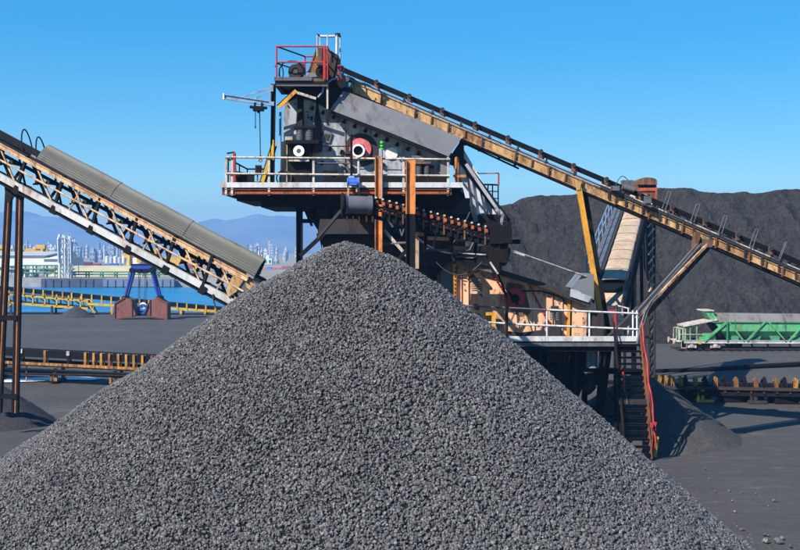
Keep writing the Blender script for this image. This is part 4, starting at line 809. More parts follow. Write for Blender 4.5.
one('top_rail', M['white_clean'], cg, lambda q: q.tube(P(320, 36.3, 44.8), P(338, 36.3, 44.8), .05, 8)); one('top_rail', M['black'], cg, lambda q: (q.tube(P(317.2, 34.4, 44.4), P(320.4, 36.2, 45.2), .035, 6), q.tube(P(336.8, 34.6, 44.4), P(340.2, 36.4, 45.2), .04, 6), q.box(P(337.8, 34.7, 44.4), .2, .1, .12)))
jb = thing('jib_crane', 'pale blue swing jib sticking out to the left of the tower top', 'jib crane', P(271, 105, HY))
one('arm', M['jib_blue'], jb, lambda q: q.ibeam(P(224.5, 96.8, HY), P(271, 103.8, HY), .12, .19, .03)); one('arm_end', M['pale'], jb, lambda q: q.box(P(223.8, 96.6, HY), .06, .16, .24))
one('stay', M['jib_blue'], jb, lambda q: (q.beam(P(237.5, 97.8, HY), P(271.5, 88, HY), .05, .06), q.beam(P(253.5, 99.5, HY), P(271.5, 90, HY), .05, .06)))
one('pivot', M['jib_blue'], jb, lambda q: (q.beam(P(269.3, 91, HY), P(270, 104, HY), .07, .08), q.box(P(272, 88.6, HY), .13, .25, .26), q.box(P(271.8, 104, HY), .2, .22, .16)))
hz_ = thing('chain_hoist', 'black chain hoist hanging from the pale blue jib', 'hoist', P(258.5, 108, HY))
one('trolley', M['belt'], hz_, lambda q: (q.beam(P(250, 107, HY), P(267, 108, HY), .22, .09), q.box(P(258.5, 109, HY), .42, .3, .16), q.tube(P(258.6, 109, HY), P(258.6, 113, HY), .1, 10, .05), [q.box(P(x, 105, HY - .08), .08, .05, .2) for x in (255, 262)]))
one('chain', M['dark'], hz_, lambda q: (q.tube(P(259.6, 112, HY), P(260.4, 156, HY), .022, 5), q.tube(P(255.4, 110, HY), P(255.4, 127, HY), .018, 5)))
o = one('hook', M['rust_box'], hz_, lambda q: (q.box(P(260.5, 157.5, HY), .1, .1, .16), q.ring(P(260.5, 160.5, HY), (0, 1, 0), .04, .08, .04, 12))); one('chain_weight', M['dark'], hz_, lambda q: q.box(P(255.4, 127, HY), .05, .05, .1))

# small things standing on the deck
def on_deck(px, py): return P(px, py, TF)
fx = thing('fire_cabinet', 'narrow red post with a black hooked top at the left corner of the deck', 'cabinet', (P(235, 0, TF + .5).x, TF + .5, ZD + .05))
one('post', M['red_paint'], fx, lambda q: q.prism([(232.6, 152.5), (234.8, 152.5), (235.6, 172), (232.8, 172)], TF + .42, TF + .6)); one('skirt', M['red_paint'], fx, lambda q: q.prism([(229.5, 171), (233.6, 171), (237.2, 181.5), (230, 181.5)], TF + .36, TF + .66)); one('hook', M['black'], fx, lambda q: (q.beam(P(227, 153.4, TF + .5), P(234.6, 152.2, TF + .5), .06, .06), q.beam(P(235, 153, TF + .56), P(235.6, 172, TF + .56), .05, .08)))
bx_ = thing('battery_box', 'long black box lying on the deck beside the red post', 'box', (P(244, 0, TF + 1).x, TF + 1, ZD + .05))
one('body', M['black'], bx_, lambda q: q.prism([(236, 171.5), (252.5, 174), (252.5, 183), (236, 183)], TF + .8, TF + 1.4)); one('lid', M['belt'], bx_, lambda q: q.prism([(235.5, 171), (253, 173.5), (253, 174.4), (235.5, 172)], TF + .75, TF + 1.45))
sb = thing('switch_box', 'small dark switch box fixed to the left rear deck railing', 'switch box', P(258.5, 176, TB - .15))
one('case', M['dark'], sb, lambda q: (q.box(P(258.5, 170, TB - .14), .28, .16, .42))); one('door', M['black'], sb, lambda q: q.box(P(258.5, 170, TB - .23), .22, .02, .34)); one('bracket', M['rust'], sb, lambda q: q.box(P(257.5, 177.5, TB - .12), .06, .06, .3))
lp = thing('beacon_lamp', 'green signal lamps on a thin grey pole at the deck railing', 'signal lamp', on_deck(382.4, 200))
one('pole', M['jib_blue'], lp, lambda q: q.tube(P(381.8, 206, TF - .16), P(381.8, 150, TF - .16), .04, 8))
for yy in (142.3, 145.8, 148.4): one('lens', M['lime'], lp, lambda q: q.tube(P(382, yy + 1.1, TF - .16), P(382, yy - 1.1, TF - .16), .07, 12))
one('cap', M['dark'], lp, lambda q: (q.tube(P(382, 140.6, TF - .16), P(382, 139.4, TF - .16), .06, 10), [q.tube(P(382, y_ + .5, TF - .16), P(382, y_ - .5, TF - .16), .085, 12) for y_ in (144, 147.2)]))
bm_ = thing('blue_motor', 'small bright blue motor bracketed on the deck edge under a black pole', 'motor', on_deck(352, 188))
one('body', M['blue_paint'], bm_, lambda q: (q.box(P(352, 181.6, TF - .35), .34, .3, .28), q.tube(P(349, 182, TF - .36), P(356, 182, TF - .36), .15, 16), q.tube(P(356.6, 182.3, TF - .36), P(358.6, 182.3, TF - .36), .19, 16), q.tube(P(347.2, 182.3, TF - .36), P(348.4, 182.3, TF - .36), .18, 16)))
one('terminal_box', M['jib_blue'], bm_, lambda q: q.box(P(351.5, 177.6, TF - .36), .22, .2, .12)); one('bracket', M['tan'], bm_, lambda q: (q.beam(P(348.5, 187, TF - .36), P(347.8, 197, TF - .36), .08, .08), q.beam(P(356.6, 187, TF - .36), P(356.6, 192, TF - .36), .06, .06)))
one('pole', M['belt'], bm_, lambda q: q.tube(P(351.4, 177, TF - .36), P(351.4, 134.5, TF - .36), .045, 8))

# ------------------------------------------------------------------ stacking conveyor with its drum above the pile
KY = 38.1
sc_ = thing('stacking_conveyor', 'short sooty conveyor with orange rollers ending in a big black drum above the coke pile', 'conveyor', (P(430, 0, KY).x, KY, 5.5))
one('head_drum', M['drum'], sc_, lambda q: (q.tube(P(347, 204.6, KY - .35), P(369, 205.4, KY - .2), .31, 28), q.tube(P(345.2, 204.6, KY - .36), P(347.2, 204.6, KY - .35), .36, 28, .31), q.tube(P(368, 205.4, KY - .2), P(371.5, 205.6, KY - .18), .34, 28)))
one('drum_flange', M['black'], sc_, lambda q: (q.tube(P(341.4, 204.5, KY - .38), P(343.6, 204.5, KY - .37), .4, 26), q.tube(P(343.6, 204.5, KY - .37), P(347, 204.5, KY - .35), .2, 18)))
kt = lambda px: 198.6 + (px - 372) * .262
kb = lambda px: 212.5 + (px - 372) * .25
one('stringer', M['black'], sc_, lambda q: (q.beam(P(368, kt(368), KY), P(506, kt(506), KY), .1, .12), q.beam(P(368, kt(368) - .4, KY + 1.3), P(506, kt(506) - .4, KY + 1.3), .1, .12)))
one('lower_stringer', M['black'], sc_, lambda q: (q.beam(P(343, 216.5, KY), P(372, 217.5, KY), .1, .14), q.beam(P(368, kb(368) + 4, KY), P(506, kb(506) + 2, KY), .1, .14), q.beam(P(368, kb(368) + 4, KY + 1.3), P(506, kb(506) + 2, KY + 1.3), .1, .14)))
one('middle_rail', M['black'], sc_, lambda q: (q.beam(P(372, kt(372) + 6.6, KY - .1), P(506, kt(506) + 6.6, KY - .1), .05, .06), q.beam(P(372, kt(372) + 10.5, KY - .1), P(506, kt(506) + 10, KY - .1), .04, .05)))
one('belt', M['belt'], sc_, lambda q: (q.beam(P(352, 196.2, KY + .65), P(508, kt(508) - 1, KY + .65), 1.1, .07), q.beam(P(352, 212.4, KY + .65), P(506, kb(506), KY + .65), 1.1, .07)))
one('scraper', M['dark'], sc_, lambda q: (q.prism([(320, 219), (372, 219), (374, 234), (318, 234)], KY + .9, KY + 1.0), q.beam(P(342, 210, KY + .1), P(318, 238, KY + .6), .1, .1)))
for k in range(5): one('return_bracket', M['orange_col'], sc_, lambda q: q.box(P(347 + k * 6 + (k > 2) * 1.5, 219, KY - .08), .06, .05, .2))
for k in range(19):
    px = 375.5 + k * 6.85
    if abs(px - 410.5) < 3.5: continue
    yt = kt(px); o = one('idler_bracket', M['rust_box'] if k % 3 == 1 else M['black'], sc_, lambda q: (q.beam(P(px, yt - 1.2, KY - .09), P(px, kb(px) + 4, KY - .09), .055, .07), q.beam(P(px + 2.4, yt, KY - .02), P(px + 2.0, kb(px) + 4, KY - .02), .04, .05), q.beam(P(px + .4, yt + 2, KY - .05), P(px + 6.2, yt + 12, KY - .05), .03, .04)))
    one('bracket_head', M['rail_white'], o, lambda q: q.box(P(px + .4, yt - 2.0, KY - .1), .07, .07, .06))
    one('carrying_roller', M['red_idler'], o, lambda q: (q.tube(P(px + 1.6, yt + 3.2, KY + .0), P(px + 1.6, yt + 3.2, KY + .5), .075, 10), q.box(P(px + 1.2, yt + 2.6, KY - .12), .1, .05, .12)))
    one('return_roller', M['red_idler'], o, lambda q: (q.tube(P(px + 3.2, yt + 8.6, KY + .0), P(px + 3.2, yt + 8.6, KY + 1.2), .055, 8), q.box(P(px + 1.6, yt + 8.4 + (k % 3), KY - .06), .17, .04, .06)))
one('tail_machinery', M['black'], sc_, lambda q: (q.box(P(499, 233, KY + .5), .75, 1.4, .75), q.tube(P(491, 229, KY), P(491, 229, KY + 1.3), .3, 18), q.box(P(506, 236, KY + .4), .3, 1.3, .5)))
one('tail_ring', M['machine'], sc_, lambda q: (q.ring(P(503.5, 222.5, KY), (1, -.4, 0), .16, .24, .1, 18)))
one('support_rail', M['salmon'], sc_, lambda q: (q.beam(P(424, 238, KY + .6), P(449, 239, KY + .6), .1, .13), q.beam(P(455, 239.2, KY + .6), P(473, 239.8, KY + .6), .1, .13), q.beam(P(413, 233.4, KY + .7), P(424, 234.6, KY + .7), .1, .13)))
one('support_rail', M['black'], sc_, lambda q: (q.beam(P(473, 238, KY + .5), P(507, 238.6, KY + .5), .3, .3), q.beam(P(500, 241.6, KY + .6), P(520, 241.8, KY + .6), .2, .16), q.beam(P(414, 226, KY + .6), P(508, 246, KY + .6), .1, .16)))
for px in (426, 452, 476): one('support_post', M['black'], sc_, lambda q: (q.beam(P(px, kb(px) + 4, KY + .1), P(px - 1, 252, KY + .4), .1, .1)))
one('pipework', M['machine'], sc_, lambda q: (q.path([P(389, 220, KY - .02), P(391, 224, KY - .02), P(393, 227, KY)], .05, 6), q.tube(P(437, 228, KY + .2), P(433, 248, KY + .2), .035, 6), q.tube(P(464, 226, KY + .2), P(456, 244, KY + .3), .03, 6), q.tube(P(424, 249, KY + .5), P(486, 253, KY + .6), .045, 6), q.tube(P(456, 256.6, KY + .8), P(486, 256.2, KY + .9), .05, 6), q.path([P(400, 229, KY), P(402, 236, KY), P(404, 229, KY)], .03, 5)))

# ------------------------------------------------------------------ long rusty ochre feed conveyor
CY = 46.2
fc = thing('feed_conveyor', 'long rusty ochre conveyor sloping down from the tower head to the right edge', 'conveyor', (P(800, 0, CY).x, CY, 0))
bc = lambda px: 88.0 + (px - 356) * .4295           # middle of the near girder
br = lambda px: 81.2 + (px - 377) * .4225           # black upper bar
def C(px, py, dY=0): return P(px, py, CY) + Vector((0, dY, 0))
XE = 1150
k = 350; i = 0; hgt = .40
while k < XE:
    e = k + 33.4
    one('girder_panel', M['yellow_rust'], fc, lambda q: q.ibeam(C(k, bc(k)), C(e - .35, bc(e - .35)), .14, hgt if k < 590 else .31, .035))
    one('splice_plate', M['rust'], fc, lambda q: q.beam(C(e - 1.6, bc(e - 1.6) - 5.2, -.075), C(e - 2.6, bc(e - 2.6) + 6, -.075), .05, .09))
    if k > 400 and k % 2 < 1.2: one('stiffener', M['rust_box'], fc, lambda q: q.beam(C(k + 15, bc(k + 15) - 4.2, -.06), C(k + 14, bc(k + 14) + 4.4, -.06), .04, .07))
    k = e; i += 1
one('far_girder', M['rust'], fc, lambda q: q.ibeam(C(350, bc(350), 1.3), C(XE, bc(XE), 1.3), .14, .34, .04))
one('lower_flange', M['black'], fc, lambda q: [q.beam(C(x, bc(x) + 6.0, .02), C(x + 52, bc(x + 52) + 6.0, .02), .1, .07) for x in range(405, XE - 60, 61)])
one('belt', M['belt'], fc, lambda q: (q.beam(C(346, bc(346) - 7.5, .65), C(XE, bc(XE) - 7, .65), 1.1, .08), q.beam(C(352, bc(352) + 4, .65), C(XE, bc(XE) + 4, .65), 1.0, .06)))
one('belt_edge', M['jib_blue'], fc, lambda q: (q.beam(C(347, bc(347) - 8.2, -.02), C(XE, bc(XE) - 8.2, -.02), .05, .05), q.beam(C(347, bc(347) - 5.8, -.05), C(XE, bc(XE) - 5.8, -.05), .05, .04)))
one('return_pipe', M['black'], fc, lambda q: (q.tube(C(460, bc(460) + 7.5, .4), C(520, bc(520) + 9.5, .4), .045, 6), [q.tube(C(x, bc(x) + 5, 0), C(x, bc(x) + 8, .6), .06, 6) for x in (466, 480, 500, 516)]))
one('head_drum', M['drum'], fc, lambda q: q.tube(C(341, 81, .1), C(341, 81, 1.25), .3, 24))
one('upper_bar', M['belt'], fc, lambda q: q.beam(C(338, br(338), .9), C(XE, br(XE), .9), .2, .20))
x = 376.5
while x < XE:
    o = one('bar_post', M['rust_box'], fc, lambda q: (q.beam(C(x - .3, br(x) - 3.2, .72), C(x - 1.6, bc(x) - 3, .72), .16, .1), q.beam(C(x + 2.4, br(x) + 1.0, .8), C(x + 1.8, bc(x) - 2, .8), .1, .12)))
    one('post_roller', M['dark'], o, lambda q: q.tube(C(x - .2, br(x) - 1.6, .6), C(x - .2, br(x) - 1.6, 1.1), .09, 10))
    x += 33.35
x = 404
while x < 590:
    one('rail_clip', M['dark'], fc, lambda q: (q.box(C(x, bc(x) - 8.6, -.04), .08, .1, .22, (0, R(23), 0)))); x += 28.4
# right half: walkway gratings, clutter and leaning hoops above the girder
x = 600
while x < XE:
    one('walkway_panel', M['rail_white'] if int(x / 17) % 3 else M['machine'], fc, lambda q: (q.beam(C(x, bc(x) - 8.8, .1), C(x + 16.2, bc(x + 16.2) - 8.8, .1), .42, .045)))
    one('walkway_edge', M['dark'], fc, lambda q: (q.beam(C(x, bc(x) - 6.2, -.1), C(x + 16.2, bc(x + 16.2) - 6.2, -.1), .04, .1), q.beam(C(x + 8, bc(x + 8) - 7.5, -.1), C(x + 8, bc(x + 8) + 3, -.08), .06, .06)))
    one('idler_stand', M['black'], fc, lambda q: (q.beam(C(x + 4, bc(x + 4) - 13, .2), C(x + 3, bc(x + 3) - 4, .2), .1, .1), q.tube(C(x + 4, bc(x + 4) - 10.4, .2), C(x + 4, bc(x + 4) - 9, 1.1), .07, 8), q.box(C(x + 10, bc(x + 10) - 10.6, .1), .22, .2, .14)))
    x += 17
for xx in (661, 689.5, 717, 748, 777, 806):
    lean = 7.5; yb = bc(xx) - 10; ws = 3.2 if xx < 770 else 1.2
    one('leaning_hoop', M['machine'], fc, lambda q: (q.tube(C(xx, yb, -.2), C(xx + lean - ws / 2, yb - 17, -.2), .022, 5), q.tube(C(xx + ws, yb + 1, -.2), C(xx + lean + ws / 2, yb - 16.5, -.2), .022, 5), q.tube(C(xx + lean - ws / 2, yb - 17, -.2), C(xx + lean + ws / 2, yb - 16.5, -.2), .022, 5), [q.tube(C(xx + lean * f, yb - 17 * f, -.2), C(xx + ws + (lean - ws / 2) * f, yb - 16.5 * f + 1, -.2), .014, 4) for f in (.35, .7)]))
one('drive_clutter', M['machine'], fc, lambda q: (q.box(C(631, 183.5, .8), .45, .5, .36), q.tube(C(625, 186, .6), C(637, 189.4, .6), .14, 12), q.box(C(614, 188.6, -.2), .34, .3, .2), q.box(C(646, 200, -.3), .26, .3, .3), q.tube(C(641, 203, -.3), C(650, 207, -.3), .09, 8)))
one('cable_hoop', M['cable'], fc, lambda q: q.path([C(619 + k_ * 1.15, 184 - 10.5 * math.sin(math.pi * (k_ / 15) ** .8) + k_ * .3, .6) for k_ in range(16)], .02, 5))
# legs of the long conveyor
def lg(name, label, cat, base, fn):
    t_ = thing(name, label, cat, base); fn(t_); return t_
def f1(t_):
    one('post', M['yellow_clean'], t_, lambda q: q.ibeam(P(577.6, 181, CY - .15), P(604.2, 336, CY - .15), .2, .24, .05, (0, 1, 0)))
    one('post', M['black'], t_, lambda q: q.ibeam(P(583, 183, CY + 1.2), P(609, 336, CY + 1.2), .2, .2, .05, (0, 1, 0)))
    one('gusset', M['yellow_rust'], t_, lambda q: q.prism([(574.8, 180), (581, 181), (580.6, 190), (576.6, 190)], CY - .3, CY - .24))
    one('tie', M['black'], t_, lambda q: (q.beam(P(586.5, 225, CY - .1), P(590, 230, CY + 1.2), .08, .1), q.beam(P(594, 268, CY - .1), P(598, 273, CY + 1.2), .08, .1)))
lg('yellow_prop', 'slanting amber steel prop under the long conveyor, standing on the lower platform', 'prop', P(604, 338, CY), f1)
def f2(t_):
    for dy in (0, 1.0):
        one('channel', M['machine'], t_, lambda q: (q.beam(P(697, 245, 45.6 + dy), P(636, 313, 44 + dy), .1, .09), q.beam(P(701.5, 244, 45.6 + dy), P(637.5, 316, 44 + dy), .08, .07)))
    one('web', M['black'], t_, lambda q: q.beam(P(704, 245, 45.9), P(641, 313.5, 44.4), .8, .22))
    one('channel', M['chord_orange'], t_, lambda q: q.beam(P(710.5, 241, 45.5), P(636, 318.5, 44.0), .1, .1))
    one('head_plate', M['rust_box'], t_, lambda q: (q.prism([(703, 239), (714, 240), (712, 247), (702, 248)], 45.4, 45.5), q.prism([(696, 232), (701, 233), (698, 247), (694, 248)], 45.7, 46.2)))
    one('hanging_scraps', M['black'], t_, lambda q: [q.beam(P(705 - k_ * 9, 248 + k_ * 9.6, 45.4 - .2 * k_), P(701 - k_ * 9, 254.5 + k_ * 9.8, 45.4 - .2 * k_), .12, .1) for k_ in range(6)])
    one('lower_beam', M['dark'], t_, lambda q: q.beam(P(640, 308, 44.6), P(604, 345, 44.2), .24, .26))
lg('walkway_strut', 'steep dark strut with pale edges running up from the stairs to the long conveyor', 'strut', P(618, 342, 44.2), f2)
def f3(t_):
    YM = 66.0
    for px in (650.2, 654.2):
        for dy in (0, .7): one('chord', M['dark'], t_, lambda q: q.beam(Vector((P(px - (1.0 if px < 652 else 0), 0, YM).x, YM + dy, 0)), P(px - (4 if px < 652 else 0.6), 214, YM) + Vector((0, dy, 0)), .1, .1))
    for k_ in range(20):
        z0 = k_ * .55; one('lacing', M['rail_white'] if k_ > 8 else M['dark'], t_, lambda q: q.beam((P(649.6 - k_ * .12, 0, YM).x, YM - .04, z0), (P(654.2, 0, YM).x, YM - .04, z0 + .5), .03, .09))
    one('web_plate', M['machine'], t_, lambda q: q.box((P(651.8, 0, YM).x, YM + .1, 2.7), .24, .1, 5.4))
    one('outrigger', M['black'], t_, lambda q: q.beam(P(645, 337, YM), P(652, 337, YM), .1, .14))
lg('lattice_mast', 'grey lattice mast behind the staircase under the drive cabin', 'mast', (P(652, 0, 66).x, 66, 0), f3)

# ------------------------------------------------------------------ covered conveyor coming down from the heap, and its cabin
cb_ = thing('covered_conveyor', 'tan hooded conveyor descending towards the lower screen beneath the long conveyor', 'conveyor', (P(625, 0, 58).x, 58, 0))
A0 = P(613.5, 282, 49.6); A1 = P(638.5, 196, 70)
ax = (A1 - A0); Ln = ax.length; ad = ax.normalized(); av = ad.cross(Vector((0, 0, 1))).normalized(); au = av.cross(ad).normalized()
if au.z < 0: au = -au
def K(s_, a=0.0, u=0.0): return A0 + ad * (s_ * Ln) + av * a + au * u
NH = 11
for k in range(NH):
    s0 = k / NH; s1 = (k + 1) / NH
    def hood(q):
        vs = []; n = 14
        for s_, gr in ((s0, 1.0), (s1 + .004, .965)):
            for i in range(n + 1):
                th = math.pi * i / n; vs.append(K(s_, -math.cos(th) * .56 * gr, (math.sin(th) ** .5) * .13 * gr))
        m_ = n + 1; fs = [(i, i + 1, m_ + i + 1, m_ + i) for i in range(n)]
        q.add(vs, fs, True)
    ho = one('hood_sheet', M['tan'], cb_, hood)
    one('hood_rim', M['rust'], ho, lambda q: q.path([K(s0 + .002, -math.cos(math.pi * i / 10) * .55, (math.sin(math.pi * i / 10) ** .5) * .13) for i in range(11)], .018, 5))
one('front_apron', M['tan'], cb_, lambda q: q.add([K(-.10, -.44, -.45), K(-.10, .44, -.45), K(-.02, .5, -.12), K(-.02, -.5, -.12), K(-.10, -.44, -.5), K(-.10, .44, -.5), K(-.02, .5, -.18), K(-.02, -.5, -.18)], [(0, 1, 2, 3), (7, 6, 5, 4), (0, 4, 5, 1), (1, 5, 6, 2), (2, 6, 7, 3), (3, 7, 4, 0)]))
one('belt', M['belt'], cb_, lambda q: q.beam(K(-.05, 0, -.1), K(1, 0, -.1), .9, .06))
for sg in (-1, 1):
    o = one('side_girder', M['dark'] if sg < 0 else M['black'], cb_, lambda q: (q.beam(K(-.13, sg * .66, -.05), K(1, sg * .66, -.05), .1, .3), q.beam(K(-.1, sg * .66, -1.0), K(1, sg * .66, -1.0), .1, .1)))
    for k in range(16):
        s0 = -.08 + k * .067; one('side_lacing', M['dark'], o, lambda q: (q.beam(K(s0, sg * .66, -.05), K(s0 + .034, sg * .66, -1.0), .07, .07), q.beam(K(s0 + .067, sg * .66, -.05), K(s0 + .034, sg * .66, -1.0), .07, .07)))
one('walkway', M['machine'], cb_, lambda q: q.beam(K(-.05, -1.0, -.12), K(1, -1.0, -.12), .6, .06))
for k in range(10):
    s0 = .06 + k * .1; one('rail_post', M['jib_blue'], cb_, lambda q: q.tube(K(s0, -1.3, -.1), K(s0, -1.3, .2) + Vector((0, 0, .75)), .03, 6))
for hh in (.5, 1.0): one('handrail', M['jib_blue'], cb_, lambda q: q.tube(K(.06, -1.3, -.08) + Vector((0, 0, hh)), K(.98, -1.3, -.08) + Vector((0, 0, hh)), .03, 6))
for s0 in (.12, .52, .9):
    p = K(s0, .66, -1); one('trestle_leg', M['black'], cb_, lambda q: (q.beam(K(s0, .66, -1.0), (p.x + .1, p.y, 0), .16, .16), q.beam(K(s0, -.66, -1.0), (K(s0, -.66).x - .1, p.y, 0), .16, .16)))
dcab = thing('drive_cabin', 'small rusty orange cabin with a curved brown roof above the long conveyor', 'cabin', (A1.x + .25, 70.4, 9.6))
cx0, cx1 = P(637.5, 0, 70).x, P(656.5, 0, 70).x; zc0, zc1 = P(0, 206, 70).z, P(0, 184, 70).z
one('cabin_wall', M['rust'], dcab, lambda q: q.box(((cx0 + cx1) / 2, 70.7, (zc0 + zc1) / 2), cx1 - cx0, 1.4, zc1 - zc0))
one('orange_panel', M['red_idler'], dcab, lambda q: (q.box(((cx0 + cx1) / 2, 69.96, P(0, 189.4, 70).z), cx1 - cx0 - .1, .06, .2), q.box((cx1 - .03, 69.97, P(0, 193, 70).z), .1, .07, .8)))
one('opening_shade_strip', M['belt'], dcab, lambda q: q.box(((cx0 + cx1) / 2, 69.98, P(0, 186.2, 70).z), cx1 - cx0 - .08, .05, .22))  # solid black strip paints the shade of an opening
def rf(q):
    n = 12; vs = []; 
    for Y in (69.8, 71.5):
        for i in range(n + 1):
            th = math.pi * i / n; vs.append(Vector(((cx0 + cx1) / 2 - math.cos(th) * .62 * (1 if abs(math.cos(th)) < .99 else 1), Y, P(0, 184.8, 70).z + .46 * math.sin(th) ** .45)))
    m_ = n + 1; q.add(vs, [(i, i + 1, m_ + i + 1, m_ + i) for i in range(n)] + [tuple(range(n, -1, -1)), tuple(range(m_, 2 * m_))], False)
one('curved_roof', M['rust_box'], dcab, rf)
one('cabin_prop', M['black'], dcab, lambda q: (q.box((cx1 - .1, 70.2, zc0 / 2), .16, .16, zc0), q.box((cx0 + .1, 71.2, zc0 / 2), .16, .16, zc0), q.box((cx1 - .1, 71.2, zc0 / 2), .16, .16, zc0)))

# ------------------------------------------------------------------ lower platform
PF = 43.4; PB = 47.4
lpf = thing('service_platform', 'lower steel platform with white pipe railings in front of the orange screen', 'platform', (P(560, 0, 45).x, 45, 0))
zp = P(0, 341.2, PF).z; pxl, pxr = P(440, 0, PF).x, P(637.5, 0, PF).x
one('deck_plate', M['dark'], lpf, lambda q: q.box(((pxl + pxr) / 2, (PF + PB) / 2, zp), pxr - pxl, PB - PF, .08))
for a, c, mt_ in ((440, 520, 'white_clean'), (520, 548, 'white_clean'), (548, 637.5, 'white_clean')):
    one('kickboard', M[mt_], lpf, lambda q: q.box(((P(a, 0, PF).x + P(c, 0, PF).x) / 2, PF - .03, zp + .1), P(c, 0, PF).x - P(a, 0, PF).x - .01, .04, .2))
one('edge_beam', M['machine'], lpf, lambda q: q.beam((pxl, PF + .0, zp - .13), (pxr, PF + .0, zp - .13), .12, .14))
one('edge_beam', M['black'], lpf, lambda q: (q.ibeam((pxl, PF + .15, zp - .26), (pxr, PF + .15, zp - .26), .16, .3, .03), q.ibeam((pxl, PB - .1, zp - .26), (pxr, PB - .1, zp - .26), .16, .3, .03), [q.beam((x, PF + .2, zp - .2), (x, PB, zp - .2), .1, .2) for x in span(pxl + .2, pxr - .1, 8)]))
hr = P(0, 310.5, PF).z - zp
pp = MB(); pp.tube((0, 0, 0), (0, 0, hr), .04, 8); psh = shape('rail_post', pp, M['white_clean']); pshb = psh
for px in (470, 547, 589.5, 633, 637): piece('rail_post', pshb if px == 547 else psh, lpf, (P(px, 0, PF).x, PF, zp))
one('rail_post', M['black'], lpf, lambda q: q.tube((P(506.4, 0, PF).x, PF - .06, 0), (P(506.4, 0, PF).x, PF - .06, P(0, 303, PF).z), .06, 8))
one('handrail', M['machine'], lpf, lambda q: q.tube(P(452, 305, PF - .02), P(547, 309.8, PF - .02), .035, 8)); one('handrail', M['white_clean'], lpf, lambda q: q.tube(P(547, 309.8, PF - .02), P(638, 313.6, PF - .02), .04, 8))
one('handrail', M['white_clean'], lpf, lambda q: q.tube(P(452, 320, PF - .02), P(521, 324.6, PF - .02), .042, 8)); one('handrail', M['white_clean'], lpf, lambda q: q.tube(P(521, 324.6, PF - .02), P(548, 325.6, PF - .02), .042, 8)); one('handrail', M['white_clean'], lpf, lambda q: q.tube(P(548, 325.6, PF - .02), P(638, 329.4, PF - .02), .042, 8))
railing(lpf, [(pxr - .05, PF + 1.5, zp), (pxr - .05, PF + 2.7, zp), (pxr - .05, PB, zp)], M['white_clean'], hr, (1, .5), .035)
# what carries it: legs, walls of the dark bunker underneath, landing beams
for px, dx in ((604, -6), (568, 0), (520, 0), (468, 0)):
    for Y in (PF + .3, PB - .2): one('leg', M['black'], lpf, lambda q: q.ibeam((P(px, 0, PF).x, Y, zp - .4), (P(px + dx, 0, PF).x, Y, 0), .26, .22, .03, (1, 0, 0)))
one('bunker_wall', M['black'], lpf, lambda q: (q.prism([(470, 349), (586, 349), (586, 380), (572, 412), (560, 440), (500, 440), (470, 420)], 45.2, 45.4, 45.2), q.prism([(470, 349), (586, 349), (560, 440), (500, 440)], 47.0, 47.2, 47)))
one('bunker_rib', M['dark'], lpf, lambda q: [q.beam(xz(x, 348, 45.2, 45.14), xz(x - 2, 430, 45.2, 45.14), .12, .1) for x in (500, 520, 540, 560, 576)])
one('tie_beam', M['black'], lpf, lambda q: (q.ibeam(P(500, 368.6, PF + .2), P(606, 370.4, PF + .2), .14, .15, .03), q.beam(P(522, 376, PF + .3), P(552, 371, PF + .3), .1, .1), q.beam(P(552, 371, PF + .3), P(580, 379, PF + .3), .1, .1), q.beam(P(580, 379, PF + .3), P(600, 371, PF + .3), .1, .1)))
one('cross_brace', M['black'], lpf, lambda q: (q.beam(P(608, 392, PF + .3), P(622, 408, PF + .2), .1, .12), q.beam(P(603, 416, PF + .3), P(626, 416, PF + .2), .1, .1), q.beam(P(612, 432, PF + .2), P(628, 418, PF + .2), .1, .12)))
one('side_plate', M['black'], lpf, lambda q: q.prism([(600, 348), (612, 348), (606, 398), (601, 422), (596, 422), (600, 380)], PF + .5, PF + .62, PF + .5))
dpi = thing('discharge_pipe', 'pale grey round discharge pipe with a dark elbow hanging below the lower platform', 'pipe', (P(592, 0, 44.2).x, 44.2, P(0, 392, 44.2).z))
one('pipe', M['grey_wall'], dpi, lambda q: q.tube(P(592, 349, 44.2), P(592, 372, 44.2), .24, 22))
def elb(q):
    pts = [P(592, 372, 44.2), P(592.2, 378, 44.2), P(591, 384, 44.15), P(588.6, 388, 44.1), P(585.5, 390, 44.05)]
    for i in range(4): q.tube(pts[i], pts[i + 1], .27 - .01 * i, 20, .26 - .01 * i, i in (0, 3))
one('elbow', M['dark'], dpi, elb); one('flange', M['machine'], dpi, lambda q: q.ring(P(592, 372, 44.2), (0, 0, 1), .2, .32, .07, 24))

# ------------------------------------------------------------------ lower screen with its springs and red flange
OY = 44.8
os_ = thing('lower_screen', 'salmon orange vibrating screen casing on the lower platform', 'screen', (P(520, 0, OY).x, OY + 1, zp + .05))
def OP(px, py, d=0): return P(px, py, OY - d)
one('side_plate', M['salmon'], os_, lambda q: q.prism([(455, 263), (500, 273), (545, 287), (568, 297), (568, 339.5), (520, 339.5), (497, 334), (455, 334)], OY, OY + 2.6))
one('end_plate', M['salmon'], os_, lambda q: q.prism([(571.5, 299.5), (587, 305), (586, 339.5), (571.5, 339.5)], OY - .02, OY + 2.4))
one('end_post', M['yellow_clean'], os_, lambda q: (q.beam(OP(569, 296, .05), OP(568, 339, .05), .12, .1), q.beam(OP(454.4, 264, .05), OP(454.2, 330, .05), .13, .1)))
one('bolt_flange', M['rust'], os_, lambda q: (q.beam(OP(456.6, 265, .08), OP(456.6, 330, .08), .05, .12), [q.box(OP(455, 268 + k_ * 4, .12), .05, .05, .06) for k_ in range(15)]))
one('lid', M['grey_sheet'], os_, lambda q: q.prism([(456, 258.5), (486, 265), (500, 270.5), (497, 274), (456, 263.6)], OY - .3, OY + 2.7))
